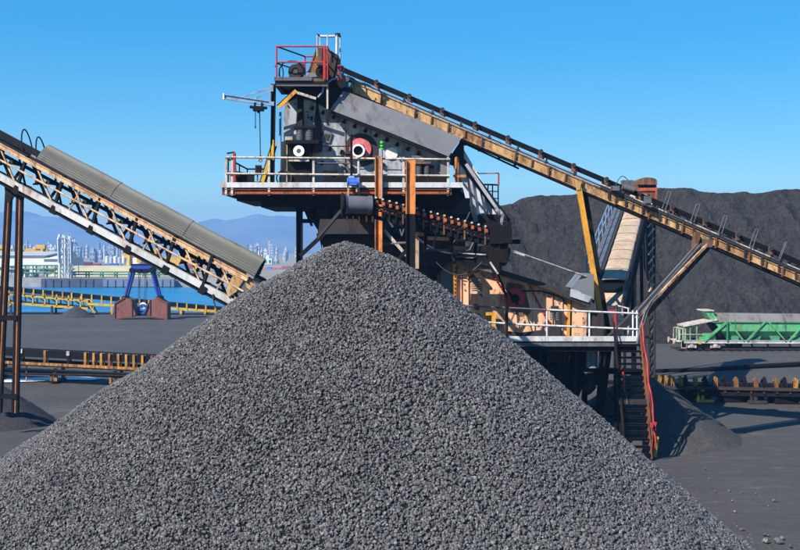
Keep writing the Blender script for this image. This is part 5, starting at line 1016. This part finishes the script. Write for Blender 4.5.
one('lid', M['dark'], os_, lambda q: q.prism([(497, 268.5), (545, 283), (578, 297.5), (592, 304), (590, 307.5), (568, 298.6), (544, 288), (497, 274.4)], OY - .35, OY + 2.7))
one('grey_shield', M['grey_wall'], os_, lambda q: (q.prism([(571, 288.5), (579, 291), (582, 293.5), (592, 296.5), (588.5, 302.5), (570, 296.5)], OY - .42, OY - .36)))
one('feed_hood', M['grey_sheet'], os_, lambda q: q.prism([(583, 274), (594, 274), (594, 300), (572, 288)], OY - .2, OY + 1.6))
for xa, ya, xb, yb in ((527.5, 281, 549.5, 325), (491, 272, 509, 300)):
    one('lattice_strip', M['red_paint'], os_, lambda q: (q.beam(OP(xa, ya, .05), OP(xb, yb, .05), .06, .07), [q.box(OP(lerp(xa, xb, f / 12), lerp(ya, yb, f / 12), .1), .06, .05, .04) for f in range(13)]))
one('red_flange', M['red_paint'], os_, lambda q: (q.ring(OP(514.5, 298, .1), (0, 1, 0), .17, .40, .2, 30)))
one('flange_hub', M['black'], os_, lambda q: (q.tube(OP(515.5, 298.5, .24), OP(515.5, 298.5, 0), .17, 20), q.beam(OP(508, 291, .28), OP(519, 306, .28), .06, .09)))
one('vibrator_shade_plate', M['rust_box'], os_, lambda q: q.prism([(507, 282), (524, 285), (531, 312), (525, 318), (512, 312), (505, 297)], OY - .05, OY - .005))  # dark plate by the flange, its colour also standing in for cast shade
def spr(px, py, n=6, sc=1.0):
    o = one('spring_post', M['dark'], os_, lambda q: (q.prism([(px - 7, py + 14), (px + 4, py + 14), (px + 7.5, py + 40), (px + 7, py + 49), (px - 9, py + 49), (px - 8, py + 38)], OY - .42, OY - .08), q.box(OP(px - 1, py - 3.5, .22), .45, .36, .08), q.box(OP(px - 1.2, py - 5.5, .22), .3, .2, .12)))
    for dx in (-3.4, 1.6): one('spring', M['machine'], o, lambda q: [q.ring(OP(px + dx, py + k_ * 2.1, .26), (0, 0, 1), .05, .105, .055, 14) for k_ in range(n)])
    return o
spr(478, 280); o = one('hole_shade_disc', M['belt'], os_, lambda q: q.tube(OP(476, 306.4, .45), OP(476, 306.4, .38), .11, 20)); spr(556, 313, 4)  # black disc paints the shaded hole on the spring post
one('stand_leg', M['yellow_clean'], os_, lambda q: (q.box(OP(493.6, 327, .3), .16, .16, .95), q.box(OP(490.5, 313.8, .3), .4, .16, .12)))
one('leg_plate', M['chord_orange'], os_, lambda q: (q.box(OP(577, 335.8, .2), .22, .1, .26), q.beam(OP(525, 316, .1), OP(533, 339, .1), .06, .1), q.beam(OP(523, 317, .14), OP(516, 330, .14), .05, .08)))
one('low_sill', M['dark'], os_, lambda q: q.prism([(500, 339.6), (506, 331), (520, 333), (545, 330), (548, 339.6)], OY - .3, OY - .06))
for xa_, y0_ in ((461, 266), (468, 268), (534, 286), (552, 292.5), (562, 296)): one('side_rib', M['salmon'], os_, lambda q: q.beam(OP(xa_, y0_, .03), OP(xa_, 338, .03), .04, .07))
one('bolt_row', M['rust'], os_, lambda q: ([q.tube(OP(x_, 263 + (x_ - 456) * .31 + 4.5, .04), OP(x_, 263 + (x_ - 456) * .31 + 4.5, 0), .03, 6) for x_ in range(459, 566, 5)], [q.tube(OP(x_, y_, .04), OP(x_, y_, 0), .032, 6) for x_, y_ in ((464, 284), (465, 290), (463, 306), (470, 300), (491, 288), (498, 308), (536, 300), (559, 303), (575, 312), (583, 318), (577, 326))]))
one('hose', M['belt'], os_, lambda q: (q.path([OP(497, 262, .5), OP(498, 274, .5), OP(502, 284, .5), OP(506, 296, .5), OP(507, 312, .5), OP(507, 330, .4)], .05, 6), q.path([OP(456, 277, .1), OP(468, 279, .1), OP(476, 272, .1), OP(482, 268, .1)], .02, 5), q.path([OP(520, 291, .1), OP(540, 291, .12), OP(552, 294, .12), OP(562, 298, .12), OP(566, 304, .12)], .028, 5)))
one('door_panel', M['dark'], os_, lambda q: (q.box(P(597, 326, OY + .2), .45, .5, 1.25)))
one('red_panel', M['red_paint'], os_, lambda q: (q.beam(P(614.6, 312, OY), P(615.4, 327, OY), .08, .08), q.beam(P(608, 310.6, OY), P(616, 311, OY), .08, .06), q.box(P(606, 327.5, OY), .14, .1, .05)))
fch = thing('feed_chute', 'black steel feed chute between the stacking conveyor and the orange screen', 'chute', (P(498, 0, 43.6).x, 43.6, P(0, 275, 43.6).z))
one('chute_wall', M['black'], fch, lambda q: (q.prism([(450, 246), (508, 246), (508, 263), (499, 262), (500, 272), (494, 274), (487, 264), (452, 260)], 43.2, 43.3, 43.2), q.prism([(450, 246), (508, 246), (508, 263), (452, 260)], 44.4, 44.5, 43.2)))
one('chute_side', M['dark'], fch, lambda q: q.prism([(486, 240), (512, 247), (508, 263), (496, 275), (489, 262)], 43.32, 44.38, 43.2))
one('shelf_edge', M['rail_white'], fch, lambda q: (q.beam(P(455, 252.4, 43.15), P(486, 254.6, 43.15), .05, .06), q.beam(P(456, 256.6, 43.15), P(474, 257.4, 43.15), .05, .06), q.beam(P(490, 262, 43.12), P(498, 274, 43.12), .05, .07)))
pole = MB(); pole.tube(P(508, 249, 43.4), P(586, 276.5, 44.6), .035, 7); pole.tube(P(508, 250.6, 43.4), P(524, 256, 43.6), .05, 7)
tag(pole.build('guy_cable', M['rail_white']), 'thin pale cable stretched from the black chute to the grey hood on the right', 'cable')
# caged ladder behind the discharge chute
cl_ = thing('ladder_cage', 'black round ladder cage with a thin rail behind the white chute', 'ladder', (P(487, 0, 47).x, 47, ZD))
LYc = 47.0
for px, dy in ((478, .5), (481, 0), (488, -.25), (492.5, -.1), (498.2, .3)): one('cage_bar', M['black'], cl_, lambda q: q.beam(P(px, 184, LYc + dy), P(px, 214, LYc + dy), .05, .05))
for yy in (184.4, 191, 198, 206): one('cage_hoop', M['black'], cl_, lambda q: q.path([P(478, yy, LYc + .5), P(481, yy, LYc), P(488, yy + .2, LYc - .25), P(493, yy + .3, LYc - .1), P(498.2, yy + .6, LYc + .3)], .04 if yy < 185 else .025, 6))
one('top_rail', M['red_paint'], cl_, lambda q: (q.tube(P(476.5, 173.6, LYc), P(498.6, 173.2, LYc), .025, 6), q.tube(P(498.6, 173.2, LYc), P(498.6, 186, LYc), .035, 6)))
one('top_post', M['black'], cl_, lambda q: (q.beam(P(474.6, 170, LYc), P(474.6, 190, LYc), .08, .08), q.beam(P(477.6, 172, LYc), P(477.6, 190, LYc), .06, .06)))

# ------------------------------------------------------------------ steel staircase
st = thing('steel_staircase', 'steep dark steel staircase with red handrails up to the lower platform', 'staircase', G(640, 459))
S0 = G(638.5, 459); S1 = Vector((P(627, 0, PF).x, PF - .1, zp - .05))
LA = S0.lerp(S1, .5)                        # middle landing
def flight(a, c, wdt, n):
    d = c - a
    for sg in (-1, 1): one('stringer', M['black'] if sg < 0 else M['rust'], st, lambda q: q.beam(a + Vector((sg * wdt / 2, 0, 0)), c + Vector((sg * wdt / 2, 0, 0)), .05, .17))
    for i in range(n):
        p = a + d * ((i + .7) / n); one('tread', M['black'], st, lambda q: (q.box(p, wdt - .06, .24, .035), q.box(p + Vector((0, -.11, -.02)), wdt - .06, .02, .07)))
flight(S0, S0.lerp(S1, .44), .98, 7); flight(S0.lerp(S1, .5), S1, .98, 9)
one('landing', M['dark'], st, lambda q: (q.box(LA + Vector((-.02, .0, -.02)), 1.1, .34, .12), q.box(LA + Vector((-.02, -.16, -.05)), 1.12, .04, .2)))
one('upper_landing', M['black'], st, lambda q: (q.ibeam(P(598, 370.6, PF - .2), P(640, 371.6, PF - .2), .3, .22, .04)))
red = M['red_paint']
def wav(a, c, n, am, sd): return [a.lerp(c, i / n) + Vector((am * math.sin(i * 1.7 + sd), am * math.cos(i * 2.3 + sd), 0)) for i in range(n + 1)]
one('handrail', red, st, lambda q: (q.path(wav(P(655.6, 448, 42), P(654, 425, 42.1), 3, .02, 0) + wav(P(652, 404, 42.3), P(641.5, 322, 43.2), 8, .03, 1), .036, 7)))
one('handrail', M['rust'], st, lambda q: (q.path([P(651, 428, 42), P(646.5, 392, 42.4), P(640, 330, 43.1)], .028, 6), q.path([P(627.6, 404, 42.4), P(622.6, 376, 43), P(614.6, 338, 43.3)], .03, 6)))
one('red_strip', red, st, lambda q: (q.path([P(624.4, 386, 42.5), P(623.6, 378, 42.6), P(623, 372, 42.6)], .045, 6), q.path([P(625, 392, 42.5), P(622, 384, 42.5)], .03, 6), q.beam(P(651.6, 423, 42.0), P(654.6, 430, 42.0), .06, .12), q.beam(P(653.6, 430, 42.0), P(655.4, 422, 42.0), .06, .1)))
one('handrail', M['machine'], st, lambda q: (q.path([P(637, 344, 43.2), P(640, 328, 43.3), P(645, 312, 43.6), P(650, 303, 43.8), P(657, 295, 44.2)], .04, 7), q.path([P(640, 344, 43.3), P(643, 326, 43.4), P(648, 310, 43.7), P(653, 302, 43.9), P(662, 294, 44.2)], .035, 7)))
for f in (.04, .3, .52, .75, .97):
    for sg, mt_ in ((-1, 'black'), (1, 'rust')):
        p = S0.lerp(S1, f) + Vector((sg * .5, 0, 0)); one('rail_post', M[mt_], st, lambda q: q.beam(p, p + Vector((sg * .06, -.05, .95)), .045, .045))
for sg in (-1, 1):
    for hh in (.95, .5): one('side_rail', M['black'] if sg < 0 else M['rust'], st, lambda q: q.tube(S0.lerp(S1, .04) + Vector((sg * .55, -.04, hh)), S0.lerp(S1, .97) + Vector((sg * .55, -.04, hh)), .028, 6))
for px, y0, y1 in ((620.6, 349, 440), (616, 349, 420), (644.5, 380, 456)): one('support_post', M['rust'] if px > 640 else M['black'], st, lambda q: q.beam((P(px, 0, PF).x, PF + .1, 0), P(px - 1, y0, PF + .1), .1, .1))
bo = thing('yellow_bollard', 'short leaning dirty yellow bollard at the foot of the staircase', 'bollard', G(654.5, 457))
g_ = G(654.5, 457); one('post', steel('dirty_yellow', (160, 146, 52), .3, .4, .7, scale=4), bo, lambda q: q.tube((g_.x, g_.y, 0), (g_.x + .09, g_.y, .72), .09, 14)); one('cap', M['yellow_safety'], bo, lambda q: q.tube((g_.x + .09, g_.y, .72), (g_.x + .1, g_.y, .79), .1, 14, .06))

ORD = ['leftmost', 'second from left', 'third from left', 'middle', 'third from right', 'second from right', 'rightmost']; ORD5 = ['leftmost', 'second from left', 'middle', 'second from right', 'rightmost']
# ------------------------------------------------------------------ harbour across the water
def stand(px, Y, z=-0.2): return Vector(((px - 400) / F * Y, Y, z))
qw = MB(); qw.box((0, 312.5, -1.35), 1600, 1.0, 2.29); structure(qw.build('far_quay_wall', M['concrete']))
M['quay_dark'] = plain('dark_quay_face', (72, 78, 92), .9, .2, .5)
for i, (x0, x1, lab) in enumerate([(41, 80, 'dark jetty block under the loading masts on the far quay'), (81, 103, 'dark jetty block ending the loading pier on the far quay'), (103, 174, 'long low blue-grey quay block right of the loading pier')]):
    a = stand(x0, 309); c = stand(x1, 309); q = MB(); q.box(((a.x + c.x) / 2, 310.3, -1.25), c.x - a.x, 2.6, 2.4 - .2 * (i == 2))
    for k in range(int((c.x - a.x) / 2.2)): q.box((a.x + 1.1 + k * 2.2, 308.9, -1.3), .35, .3, 1.9)
    tag(q.build('jetty_block', M['quay_dark'] if i < 2 else plain('blue_grey_quay', (104, 118, 138), .9, .15, .5)), lab, 'jetty')
def shed(x0, x1, y0, y1, Y, dep, mat, label, roofmat=None, doors=0):
    a = P(x0, y0, Y); c = P(x1, y1, Y); t_ = thing('warehouse', label, 'warehouse', ((a.x + c.x) / 2, Y + dep / 2, -.2))
    b_ = MB(); b_.box(((a.x + c.x) / 2, Y + dep / 2, (a.z - .2) / 2), c.x - a.x, dep, a.z + .2); b_.build('wall', mat, t_)
    r_ = MB(); yp = Y + dep / 2; ex = .8
    r_.add([(a.x - ex, Y - ex, a.z), (c.x + ex, Y - ex, a.z), (c.x + ex, yp, a.z + dep * .035), (a.x - ex, yp, a.z + dep * .035), (a.x - ex, Y + dep + ex, a.z), (c.x + ex, Y + dep + ex, a.z)],
           [(0, 1, 2, 3), (3, 2, 5, 4), (0, 3, 4), (1, 5, 2)]); r_.build('roof', roofmat or mat, t_)
    for k in range(doors):
        d_ = MB(); d_.box((lerp(a.x, c.x, (k + .5) / doors), Y - .06, 1.2), (c.x - a.x) / doors * .45, .12, 2.6); d_.build('door', plain('shed_door', (150, 160, 160)), t_)
    return t_
wsh = plain('white_shed', (214, 212, 204), .7, .06, .1); csh = plain('cream_shed', (205, 196, 170), .8, .1, .1)
shed(-60, 44, 255.5, 266, 400, 40, wsh, 'long white warehouse on the far quay behind the trestle legs', plain('grey_roof', (168, 170, 172), .8, .1, .1), 9)
shed(44, 59.5, 259, 266, 395, 30, wsh, 'short white warehouse beside the silver loading masts', None, 3)
shed(-40, 3, 267, 277, 352, 10, csh, 'low cream shed at the left edge of the far quay')
shed(6, 20, 269.5, 277, 350, 9, plain('grey_shed', (150, 152, 150), .8, .1, .1), 'small grey shed between the trestle legs on the far quay', None, 2)
shed(39.5, 50, 268.5, 277, 356, 8, plain('tan_shed', (170, 156, 128), .8, .1, .1), 'small tan shed left of the silver loading masts', None, 2)
# sand bank
bk = grid_obj('gravel_bank', [stand(p, 360).x for p in span(60, 172, 60)], span(338, 376, 14), lambda x, y: -0.25 + 3.1 * ss(338, 349, y) * ss(376, 366, y) * ss(stand(60, 360).x, stand(75, 360).x, x) * ss(stand(172, 360).x, stand(153, 360).x, x) * (1 + .08 * noise.noise((x * .2, y * .2, 0))), plain('sandy_gravel', (178, 168, 132), .95, .15, .2))
tag(bk, 'long beige gravel bank behind the green pipe rack', 'gravel bank')
M['pipe_green'] = plain('green_pipe_paint', (70, 128, 96), .7, .15, .2)
def pipe_rack(x0, x1, yt, Y, step, label, mat, levels=3):
    a = stand(x0, Y); c = stand(x1, Y); zt = P(0, yt, Y).z; t_ = thing('pipe_rack', label, 'pipe rack', ((a.x + c.x) / 2, Y, -.2))
    n_ = int((c.x - a.x) / step)
    f_ = MB(); f_.box((0, 0, (zt + .2) / 2), .32, .32, zt + .2); f_.box((0, 3, (zt + .2) / 2), .32, .32, zt + .2)
    for k in range(levels): f_.box((0, 1.5, (zt + .2) * (k + 1) / levels - .12), .22, 3.4, .2)
    sh = shape('rack_frame', f_, mat)
    for k in range(n_ + 1): piece('rack_frame', sh, t_, (a.x + step * k, Y, -.2))
    for k in range(levels):
        for j in range(3):
            p_ = MB(); z = (zt) * (k + 1) / levels; p_.tube((a.x, Y + .3 + j * 1.1, z), (c.x, Y + .3 + j * 1.1, z), .22, 6); p_.build('pipe', mat, t_)
    return t_
pipe_rack(22, 72, 265.5, 330, 3.3, 'tall green pipe rack left of the silver loading masts', M['pipe_green'])
pipe_rack(72, 176, 272, 326, 4.2, 'low green pipe rack running along the far quay', M['pipe_green'], 2)
pipe_rack(176, 260, 270, 330, 4.5, 'grey green pipe rack far right across the water', plain('grey_green', (120, 138, 124)), 2)
# loading masts: silver arms
t_ = thing('loading_mast', 'tall cluster of silver loading masts on the far pier', 'loading mast', stand(66, 322))
sil = plain('silver_pipe', (196, 202, 206), .35, .15, .3, spec=.6)
for i, (x0, yt, r_) in enumerate([(59.6, 234.5, .42), (63, 234.8, .3), (64.8, 237, .22), (68.6, 235.5, .3), (70.6, 236, .26), (72.4, 240, .2), (66.4, 243, .2)]):
    p_ = MB(); a = stand(x0, 322 + (i % 3) * 2); zt = P(0, yt, 322).z; p_.tube(a, (a.x, a.y, zt), r_, 8)
    bx = stand(x0 + (2.2 if i % 2 else -1.2), 322).x
    p_.tube((a.x, a.y, zt), (bx, a.y - .5, zt - 1.6), r_ * .7, 6); p_.tube((bx, a.y - .5, zt - 1.6), (bx + .2, a.y - .5, zt - 8 - i % 3), r_ * .6, 6)
    p_.build('mast_pipe', sil, t_)
for i in range(8):
    z = 1 + i * 1.5; p_ = MB(); p_.box((stand(66, 322).x, 323.4, z), 3.6 + .3 * (i % 3), 3.2, .14)
    for k in range(4): p_.beam((stand(62 + k * 2.8, 322).x, 321.7, z), (stand(64.4 + k * 2.2, 322).x, 321.7, z + 1.5), .1, .1)
    p_.build('platform', plain('galvanised', (170, 178, 180)), t_)
p_ = MB(); a = stand(74, 322)
for k in range(5): p_.beam((a.x - 1 + .3 * k, 322, -.2 + k * 2.6), (a.x - .6 + .2 * k, 322, 2.4 + k * 2.2), .2, .2)
p_.build('stair_frame', sil, t_)
def tank(px, yt, w_px, Y, mat, label, dome=True, cat='storage tank', group=None):
    a = stand(px, Y); r_ = w_px / 2 / F * Y; zt = P(0, yt, Y).z - (r_ * .3 if dome else 0)
    t_ = thing('storage_tank', label, cat, a, group); b_ = MB(); b_.tube(a, (a.x, a.y, zt), r_, 22); b_.build('shell', mat, t_)
    d_ = MB(); d_.tube((a.x, a.y, zt), (a.x, a.y, zt + r_ * .18), r_, 22, r_ * .75); d_.tube((a.x, a.y, zt + r_ * .18), (a.x, a.y, zt + r_ * .3), r_ * .75, 22, r_ * .2); d_.build('roof', mat, t_)
    return t_
wt = plain('white_tank', (222, 222, 218), .5, .05, .1)
tank(138, 256.5, 11, 420, wt, 'white domed storage tank behind the blue grab head, left one'); tank(148.5, 256.8, 11, 424, wt, 'white domed storage tank behind the blue grab head, right one')
tank(26.5, 272.8, 5, 334, wt, 'small white tank beside the green pipe rack, leftmost'); tank(31.5, 273.2, 4.6, 333, wt, 'small white tank beside the green pipe rack, middle of three'); tank(36.5, 272.9, 4.8, 334, wt, 'small white tank beside the green pipe rack, rightmost')
for i in range(7): tank(46 + i * 2.1, 251.5 + (i % 2) * .8, 1.8, 460, plain('grey_silo', (170, 180, 188)), '%s slim grey silo in the row behind the short white warehouse' % ORD[i], False, 'silo', 'row of grey silos')
def gantry(px0, px1, yt, Y, label):
    a = stand(px0, Y); c = stand(px1, Y); zt = P(0, yt, Y).z; th = (c.x - a.x) * .08 + .3
    t_ = thing('gantry_crane', label, 'gantry crane', ((a.x + c.x) / 2, Y, -.2)); y_ = M['yellow_safety']
    for x in (a.x, c.x):
        l_ = MB(); l_.beam((x, Y - 2, -.2), (x, Y - .4, zt), th, th); l_.beam((x, Y + 4, -.2), (x, Y + 2.4, zt), th, th); l_.beam((x, Y - 2, .3), (x, Y + 4, .3), th, th); l_.build('leg', y_, t_)
    g_ = MB(); g_.box(((a.x + c.x) / 2, Y + 1, zt - th * .6), (c.x - a.x) + th * 4, 1.4, th * 1.6); g_.build('bridge_girder', y_, t_)
    c_ = MB(); c_.box((c.x - (c.x - a.x) * .12, Y + 1, zt + th * .9), th * 4, 2.4, th * 1.7); c_.build('trolley', y_, t_)
    k_ = MB(); k_.box((lerp(a.x, c.x, .4), Y + .2, zt - th * 2.2), th * 1.6, 1.2, th * 1.6); k_.build('cab', y_, t_)
gantry(21, 42.5, 249, 450, 'yellow gantry crane over the white warehouse by the trestle legs')
gantry(-14, 6.2, 249, 452, 'yellow gantry crane at the left edge behind the trestle legs')
gantry(129, 154, 254, 410, 'yellow gantry crane over the white domed tanks')
gantry(163, 196, 258, 415, 'yellow gantry crane seen through the left conveyor truss')
# stacked containers
cc_ = [(74, 263.5, 82, (118, 52, 56), 'maroon'), (82.5, 262, 92, (104, 50, 54), 'maroon'), (92.5, 263.6, 101, (128, 62, 60), 'rust red'), (103, 264.4, 110, (46, 110, 190), 'blue'), (110.5, 263.6, 118, (40, 104, 186), 'blue'), (119.5, 264.5, 122, (70, 150, 130), 'teal'), (122.6, 265.5, 125, (205, 205, 200), 'white'),
       (176, 265, 186, (60, 120, 190), 'blue'), (187, 264, 197, (150, 70, 66), 'rust red'), (260, 268.5, 267, (190, 80, 84), 'pale red'), (267.4, 267, 272, (78, 120, 190), 'sky blue'), (272.4, 268, 281, (196, 74, 86), 'pinkish red'), (282, 266, 290, (150, 90, 86), 'brown')]
for i, (x0, yt, x1, c_, nm) in enumerate(cc_):
    Y = 470; a = P(x0, yt, Y); c = P(x1, yt, Y); z1 = a.z; q = MB(); nz = max(1, round((z1 + .2) / 2.6)); ww = c.x - a.x
    q.box(((a.x + c.x) / 2, Y, (z1 - .2) / 2), ww, 2.4, z1 + .2)
    for k in range(int(ww / .9)): q.box((a.x + .45 + k * .9, Y - 1.24, (z1 - .2) / 2), .4, .08, z1 - .1)
    place = ['behind the loading masts', 'on the far quay', 'behind the gravel bank', 'left of its blue neighbour', 'right of its blue neighbour', 'beside the white box', 'beside the teal box', 'seen through the conveyor truss', 'behind the conveyor truss', 'left of the coke pile', 'between two red stacks', 'nearest the coke pile on the left', 'half hidden by the coke pile'][i]
    tag(q.build('container_stack', plain('container_%s' % nm.replace(' ', '_'), c_, .7, .1, .2)), '%s shipping container stack %s across the water' % (nm, place), 'container')
# city skyline: blocks, towers, chimneys
rc = random.Random(21)
cols = [(196, 196, 192), (212, 208, 200), (170, 178, 186), (150, 158, 170), (205, 190, 170), (182, 186, 190), (120, 132, 150)]
cm = [plain('city_wall_%s' % n_, c_, .85, .08, .02) for n_, c_ in zip(('grey', 'cream', 'blue_grey', 'slate', 'tan', 'silver', 'dark'), cols)]
win = plain('city_window', (84, 92, 106), .4, .1, .1)
def block(px0, px1, yt, Y, mat, label, group, rows=True):
    a = stand(px0, Y); c = stand(px1, Y); zt = P(0, yt, Y).z; dep = max(8, (c.x - a.x) * .8)
    t_ = thing('city_building', label, 'building', ((a.x + c.x) / 2, Y, -.2), group)
    b_ = MB(); b_.box(((a.x + c.x) / 2, Y + dep / 2, (zt - .2) / 2), c.x - a.x, dep, zt + .2); b_.build('wall', mat, t_)
    r_ = MB(); r_.box((lerp(a.x, c.x, .4), Y + dep / 2, zt + 1), (c.x - a.x) * .4, dep * .4, 2); r_.build('roof_house', mat, t_)
    if rows:
        w_ = MB(); nf = max(2, int((zt) / 3.6)); nw = max(2, int((c.x - a.x) / 4))
        for i in range(nf):
            for j in range(nw): w_.box((lerp(a.x, c.x, (j + .5) / nw), Y - .05, zt - 1.8 - i * 3.5), (c.x - a.x) / nw * .5, .1, 1.7)
        o = w_.build('windows', win, t_); o['kind'] = 'stuff'
for i in range(86):
    px = rc.uniform(-15, 136) if i < 56 else rc.uniform(176, 296)
    Y = rc.uniform(760, 1500); hgt = rc.uniform(2.5, 9) if px < 200 else rc.uniform(4, 12)
    base = HZ + F * (H + .2) / Y
    w_ = rc.uniform(1.4, 4.5)
    ci_ = rc.randrange(7); up = hgt + 3
    zone = 'between the trestle legs' if px < 20 else 'left of the silver loading masts' if px < 58 else 'just right of the silver loading masts' if px < 78 else 'around the stepped silo tower' if px < 98 else 'around the chimney pair' if px < 118 else 'left of the white domed tanks' if px < 137 else 'behind the left conveyor truss' if px < 250 else 'around the mint green building' if px < 276 else 'beside the coke pile'
    block(px, px + w_, base - hgt - (4 if px < 200 else 3), Y, cm[ci_], '%s %s %s block far off %s' % ('tall' if up > 11 else 'low' if up < 7 else 'mid height', 'wide' if w_ > 3.2 else 'narrow' if w_ < 2.2 else 'square', ('light grey', 'cream', 'blue grey', 'slate grey', 'tan', 'silvery', 'dark grey')[ci_], zone), 'hazy city skyline')
from collections import defaultdict
same = defaultdict(list)
for o in list(bpy.data.objects):
    if o.get('category') == 'building': same[o['label']].append(o)
for lb, os2 in same.items():
    os2.sort(key=lambda o: o.location.x / o.location.y)
    if len(os2) > 1:
        for o, w2 in zip(os2, {2: ('left one', 'right one'), 3: ('left one', 'middle one', 'right one')}.get(len(os2), ['number'] * 9)): o['label'] = lb + ', ' + w2
block(263.5, 272, 258.5, 640, plain('mint_facade', (196, 216, 206), .8, .1, .1), 'wide mint green and white building on the far shore left of the coke pile', None)
block(273.5, 277.5, 259.5, 660, cm[2], 'blue grey tower right of the mint green building', None)
block(256.8, 259.5, 254.5, 700, cm[1], 'tall white tower just right of the conveyor hood', None)
block(89.5, 94.5, 251.5, 720, cm[3], 'grey twin-stepped silo tower in the middle of the left skyline', None)
for i, (px, yt, Y, r_) in enumerate([(104.5, 245.5, 760, .8), (117.5, 246, 760, 1.0), (119.6, 248, 770, .8), (79.5, 252, 700, .6), (96, 253, 740, .6), (27, 240, 700, .5), (125.5, 250, 780, .7), (265, 254.5, 760, .6), (284.5, 255, 760, .5)]):
    a = stand(px, Y); zt = P(0, yt, Y).z; c_ = MB(); c_.tube(a, (a.x, a.y, zt), r_ * 1.25, 10, r_); c_.ring((a.x, a.y, zt - 1), (0, 0, 1), r_ * .9, r_ * 1.35, .7, 12)
    tag(c_.build('chimney_stack', cm[2 + i % 2]), ['slim grey chimney left of the chimney pair in the skyline', 'thicker grey chimney of the skyline pair', 'short grey chimney beside the thicker chimney', 'thin chimney right of the silver loading masts', 'thin chimney right of the stepped silo tower', 'thin mast chimney between the trestle legs and the loading masts', 'grey chimney nearest the blue grab on the skyline', 'thin chimney above the mint green building', 'thin chimney above the skyline near the coke pile'][i], 'chimney')
for i in range(5): tank(107 + i * 4.2, 256 + (i % 2), 3.6, 690, cm[1 + i % 2], '%s pale refinery tank in the hazy row left of the blue grab' % ORD5[i], True, 'storage tank', 'hazy refinery tanks')

# ------------------------------------------------------------------ haze
hb = MB(); hb.box((0, 1780, 63), 4400, 3680, 135)
mz = bpy.data.materials.new('haze_air'); mz.use_nodes = True; t = mz.node_tree
t.nodes.remove(t.nodes['Principled BSDF']); pv = N(t, 'ShaderNodeVolumePrincipled'); t.links.new(pv.outputs[0], t.nodes['Material Output'].inputs['Volume'])
pv.inputs['Color'].default_value = (0.17, 0.38, 0.80, 1); pv.inputs['Density'].default_value = 0.00038; pv.inputs['Anisotropy'].default_value = 0.0
hb.build('haze', mz, None, 'stuff')
